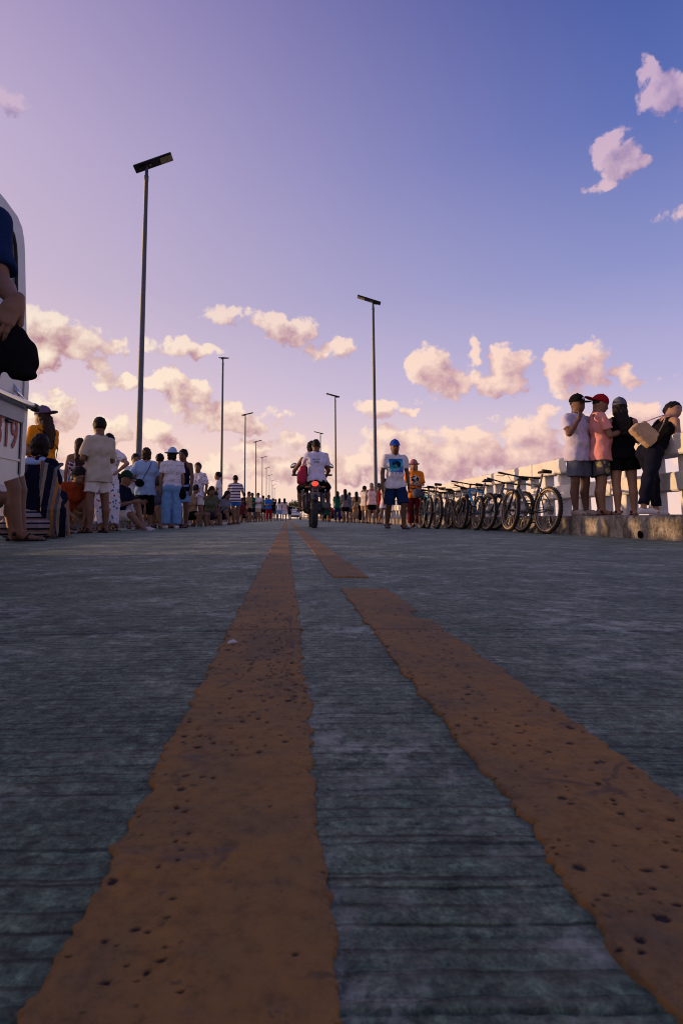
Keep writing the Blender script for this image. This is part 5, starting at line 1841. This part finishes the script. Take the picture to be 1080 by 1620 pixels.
for sx in (-1, 1):
    MB().tube([(sx * .02, .30, .72), (sx * .13, .31, .74)], .010, 6).build('indicator_stalk', M_mblack, moto)
    lump('indicator', [([el((sx * .15, .31, .74), (.035, .028, .022))], .0, [])], mat('amber_lens', (.4, .12, .02, 1), .3), moto, .008)
    MB().tube([(sx * .15, .02, .33), (sx * .13, -.10, .66)], [.03, .03], 10).build('shock_absorber', M_eng, moto)
    MB().tube([(sx * .10, 0, .31), (sx * .12, -.5, .36)], .025, 8).build('swing_arm', M_mblack, moto)
    MB().tube([(sx * .11, -.25, .68), (sx * .22, -.28, .60), (sx * .20, .12, .70)], .012, 6).build('grab_rail', M_chrome, moto)
    MB().tube([(sx * .08, -1.06, .98), (sx * .09, -1.30, .30)], [.024, .028], 8).build('fork_leg', M_eng, moto)
    MB().tube([(sx * .04, -1.0, 1.0), (sx * .22, -.98, 1.07), (sx * .40, -.90, 1.05)], .012, 8).build('handlebar', M_mblack, moto)
    MB().tube([(sx * .28, -.90, 1.05), (sx * .41, -.895, 1.05)], .019, 8).build('grip', M_mblack, moto)
    m_ = MB().tube([(sx * .25, -.96, 1.07), (sx * .30, -.94, 1.20), (sx * .36, -.92, 1.24)], .007, 6).build('mirror_stalk', M_mblack, moto)
    lump('mirror', [([el((sx * .375, -.90, 1.245), (.075, .022, .045), Ry(R(sx * 38)))], 0, [])], M_mblack, m_, .008)
    link('mirror_glass', nmesh('mirror_glass', *solid([([el((sx * .375, -.886, 1.245), (.062, .012, .035), Ry(R(sx * 38)))], 0, [])], .006, 0)), M_chrome, m_)
    MB().tube([(sx * .12, -.42, .36), (sx * .26, -.42, .35)], .014, 8).build('foot_peg', M_mblack, moto)
lump('engine', [([rc((-.08, -.72, .40), (.08, -.72, .40), .13, .13), rc((0, -.80, .42), (0, -.92, .62), .10, .09), rc((-.10, -.55, .36), (.10, -.55, .36), .10, .10), rc((-.16, -.62, .38), (-.10, -.62, .38), .09, .09)], .03, [])], M_eng, moto, .016)
MB().tube([(-.10, -.85, .55), (-.16, -1.02, .36), (-.16, -.7, .26), (-.17, -.2, .30), (-.19, .25, .42)], [.02, .022, .024, .05, .055], 12).build('exhaust', M_eng, moto)
lump('headlamp_cowl', [([el((0, -1.12, .98), (.11, .09, .11)), rc((0, -1.05, 1.0), (0, -.95, .96), .08, .06)], .04, [])], M_mblack, moto)
lump('front_fender', [([rc((0, -1.55, .58), (0, -1.3, .66), .06, .065), rc((0, -1.3, .66), (0, -1.08, .60), .065, .055)], .02, [])], M_mblack, moto)
MB().tube([(0, -.95, .95), (0, -.75, .70), (0, -.35, .62), (0, .1, .68)], .03, 8).build('frame', M_mblack, moto)
MB().tube([(-.12, -.35, .66), (-.20, -.42, .40), (-.12, -.60, .30)], .018, 8).build('side_stand', M_mblack, moto)


def pat_back(T, oc, base):
    s = T.sep(oc)
    z = s[2]
    m = None
    for zc, hw in ((1.295, .075), (1.255, .055), (1.225, .05)):
        a = T.math('MULTIPLY', T.math('LESS_THAN', T.math('ABSOLUTE', T.math('SUBTRACT', z, zc)), .011), T.math('LESS_THAN', T.math('ABSOLUTE', s[0]), hw))
        m = a if m is None else T.math('ADD', m, a)
    let = T.math('GREATER_THAN', T.noise(T.vec('MULTIPLY', oc, (70, 1, 60)), 1.0, 1), .46)
    return T.mix(T.math('MULTIPLY', T.math('MULTIPLY', m, let), T.math('GREATER_THAN', s[1], 0.0)), base, lin(40, 48, 84))


mz = float(road_z(mp.x))
person('passenger in a white tee with a dark print, seen from behind on the motorcycle', 0, 85, 1.58, 180, ('tee', cloth('rider_white', (206, 208, 230), pat_back), -.03), ('shorts', BLACK, .95), 'crop', skin=2, seat=.90, lean=8, pos=(mp.x + .05, mp.y + .16, 0), z=mz,
       legL=((.42, -.85, -.42), (.05, .30, -1)), legR=((.42, -.85, -.42), (.05, .30, -1)), armL=((.25, -.35, -1), (-.1, -1, -.3)), armR=((.25, -.35, -1), (-.1, -1, -.3)), group='motorcycle riders', vx=.0115, tip=(0, 0, -1))
person('bare-armed driver with curly dark hair in front of the passenger on the motorcycle', 0, 84, 1.66, 180, ('tank', BLACK, -.02), ('shorts', BLACK, .9), 'curly', skin=0, seat=.86, lean=12, pos=(mp.x - .015, mp.y + .56, 0), z=mz,
       legL=((.40, -.9, -.30), (.0, .35, -1)), legR=((.40, -.9, -.30), (.0, .35, -1)), armL=((.62, -.55, -.75), (.05, -1, .12)), armR=((.62, -.55, -.75), (.05, -1, .12)), curl='grip', group='motorcycle riders', vx=.0125)
bp = at(479, 84)
V, F = solid([([rc((0, 0, .02), (-.03, 0, -.20), .065, .085), el((-.02, 0, -.12), (.085, .07, .13))], .04, [])], .010, .02, (.004, 60, 1))
bg_ = tag(link('pink_bag', nmesh('pink_bag', V, F), cloth('bag_crimson', (176, 52, 78)), None, (bp.x, mp.y + .12, 1.08)), 'crimson cloth bag hanging beside the passenger', 'bag')
MB().tube([(-.03, 0, .06), (.03, .02, .16), (.09, .02, .22)], .008, 6).build('strap', MATS['cloth_bag_crimson'], bg_)

# ------------------------------------------------------------------ white van at the left edge
M_van = mat('van_white', (.62, .63, .60, 1), .32, spec=.5, var=.10, vscale=2.5)
M_vgrey = mat('van_grey', (.30, .32, .36, 1), .4)
M_glass = mat('van_glass', (.34, .38, .40, 1), .12, spec=.6, var=.1)
M_gask = mat('rubber_seal', (.015, .015, .016, 1), .7)
M_num = mat('number_red', (.40, .10, .09, 1), .6, var=.25)
VX0, VX1 = -1.652, -3.05
van = tag(empty('van', (0, 0, 0)), 'white van with red number on its side, cut by the left edge', 'van')
prof = [(.1, .40), (3.285, .408), (3.56, .470), (3.60, .50), (3.60, 1.05), (3.475, 1.88), (3.455, 1.96), (3.42, 2.02), (3.36, 2.055), (3.20, 2.075), (.1, 2.11)]
low = [(.1, .40), (3.285, .408), (3.535, .464), (3.535, .90), (.1, .90)]
b = MB()
b.prism(low, VX1, VX0, 0)
b.build('lower_body', M_van, van)
MB().prism([(3.545, .467), (3.585, .478), (3.60, .50), (3.60, 1.05), (3.58, 1.17), (3.535, 1.17), (3.545, .90)], VX1, VX0 + .008, 0).build('corner_pillar', M_van, van)
MB().box((VX0 + .003, 3.526, .68), (.006, .006, .40)).build('door_seam', M_gask, van)
# cabin: frame ring round the side windows
out = [(.1, .905), (3.53, .905), (3.53, 1.18), (3.558, 1.33), (3.475, 1.88), (3.455, 1.96), (3.42, 2.02), (3.36, 2.055), (3.20, 2.075), (.1, 2.11)]
out[3] = (3.55, 1.38)
inn = [(.3, 1.10), (3.40, 1.10), (3.44, 1.20), (3.44, 1.40), (3.39, 1.80), (3.37, 1.88), (3.34, 1.93), (3.27, 1.965), (3.15, 1.975), (.3, 2.0)]
for (xo, xi) in ((VX0, VX0 - .05), (VX1, VX1 + .05)):
    m_ = MB()
    n = len(out)
    vs = [(xo, y, z) for y, z in out] + [(xo, y, z) for y, z in inn] + [(xi, y, z) for y, z in out] + [(xi, y, z) for y, z in inn]
    fs = []
    for i in range(n):
        j = (i + 1) % n
        fs += [(i, j, n + j, n + i), (2 * n + i, 3 * n + i, 3 * n + j, 2 * n + j), (n + i, n + j, 3 * n + j, 3 * n + i), (i, 2 * n + i, 2 * n + j, j)]
    m_.raw(vs, fs).build('window_frame', M_van, van)
    sgn = 1 if xo == VX0 else -1
    pts = [(xo - sgn * .012, y, z) for y, z in inn]
    MB().tube(pts, .010, 6, closed=True).build('window_seal', M_gask, van)
    MB().prism([(y, z) for y, z in inn], xo - sgn * .032, xo - sgn * .024, 0).build('window_pane', M_glass, van)
MB().prism([(3.20, 2.077), (3.36, 2.058), (3.42, 2.023), (3.44, 2.0), (3.40, 1.99), (3.3, 2.03), (.1, 2.08), (.1, 2.115)], VX1 + .002, VX0 - .002, 0).build('roof', M_van, van)
MB().prism([(3.555, 1.06), (3.60, 1.055), (3.475, 1.875), (3.44, 1.86)], VX1 + .06, VX0 - .06, 0).build('rear_screen', M_glass, van)
MB().box(((VX0 + VX1) / 2, 1.65, .26), (.85, 2.9, .29), .03).build('chassis_sun_block', M_black, van)  # unseen underbody box, drawn long and low to keep sun off the road
bar = MB().tube([(VX0 + .045, .6, .915), (VX0 + .045, 3.60, .915)], .024, 12)
bar = bar.build('grab_bar', M_chrome, van)
lump('bar_end', [([rc((VX0 + .045, 3.60, .915), (VX0 + .045, 3.635, .915), .028, .026)], 0, [])], M_black, bar, .008)
for y in (3.42, 2.4, 1.2):
    MB().tube([(VX0 - .01, y, 1.02), (VX0 + .045, y + .03, .93)], .012, 8).build('bar_bracket', M_chrome, bar)
MB().prism([(.1, .80), (3.53, .80), (3.53, .885), (.1, .885)], VX0 + .002, VX0 + .022, 0).build('belt_moulding', M_vgrey, van)
MB().box((VX0 + .012, 3.36, .785), (.02, .07, .02), .006).build('latch', M_black, van)
MB().box((VX0 - .02, 3.58, 1.02), (.04, .05, .03), .006).build('rear_hinge', M_black, van)
MB().prism([(.1, .56), (3.53, .56), (3.53, .575), (.1, .60)], VX0 + .002, VX0 + .008, 0).build('crease_moulding', M_van, van)
txt = bpy.data.curves.new('number', 'FONT')
txt.body = '319'
txt.size = .262
txt.space_character = 1.0
txt.extrude = .0015
txt.offset = .003
to = bpy.data.objects.new('number_tmp', txt)
C.objects.link(to)
bpy.context.view_layer.update()
me = bpy.data.meshes.new_from_object(to.evaluated_get(bpy.context.evaluated_depsgraph_get()))
bpy.data.objects.remove(to)
xs = [v.co.x for v in me.vertices]
w0, w1 = min(xs), max(xs)
for v in me.vertices:
    x, y, z = v.co
    v.co = (VX0 + .005 + z, 3.488 - (w1 - x) * .72, .635 + y)
me.materials.append(M_num)
link('side_number', me, None, van)
for y in (.75, 2.75):
    for x in (VX0 - .10, VX1 + .10):
        wh = empty('wheel', (x, y, .27)); wh.parent = van
        MB().lathe((-.09, 0, 0), (1, 0, 0), [(0, .17), (.0, .25), (.02, .28), (.16, .28), (.18, .25), (.18, .17)], 30).build('tyre', M_tyre, wh)
        MB().lathe((-.092, 0, 0), (1, 0, 0), [(0, .02), (.0, .165), (.184, .165), (.184, .02)], 24).build('rim', M_eng, wh)
van.location = (0, 0, gz(-2.3) - .005)

# ------------------------------------------------------------------ distant white car facing us
cp = at(467, 11.2)
car = tag(empty('car', (cp.x, cp.y, float(road_z(cp.x))), 0), 'distant white hatchback on the road left of the motorcycle', 'car')
M_car = mat('car_white', (.66, .66, .64, 1), .3, spec=.5, var=.05)
lump('body', [([rc((-.62, -1.5, .60), (.62, -1.5, .60), .26, .26), rc((-.62, 1.5, .66), (.62, 1.5, .66), .30, .30), rc((-.66, 0, .66), (.66, 0, .66), .30, .30)], .5, [((0, 0, -1), (0, 0, .26)), ((0, -1, 0), (0, -1.72, 0))]),
              ([rc((-.46, -.25, 1.25), (.46, -.25, 1.25), .22, .22), rc((-.50, 1.2, 1.25), (.50, 1.2, 1.25), .24, .24), rc((-.58, -.6, .85), (.58, -.6, .85), .2, .2)], .4, [])], M_car, car, .05, .1)
lump('windscreen', [([rc((-.44, -.42, 1.28), (.44, -.42, 1.28), .10, .10), rc((-.52, -.80, .98), (.52, -.80, .98), .08, .08)], .25, [])], M_glass, car, .04)
for sx in (-1, 1):
    lump('headlamp', [([el((sx * .62, -1.70, .70), (.16, .10, .09))], 0, [])], mat('headlamp_lens', (.7, .68, .6, 1), .15), car, .03)
    for y in (-1.2, 1.2):
        MB().lathe((sx * .70 - .1, y, .30), (1, 0, 0), [(0, .2), (0, .28), (.03, .3), (.17, .3), (.2, .28), (.2, .2)], 24).build('wheel', M_tyre, car)
MB().box((0, -1.755, .50), (1.0, .05, .22), .02).build('grille', M_black, car)
MB().box((0, -1.76, .36), (.42, .03, .12), .01).build('number_plate', mat('plate_pale', (.5, .5, .5, 1), .5), car)
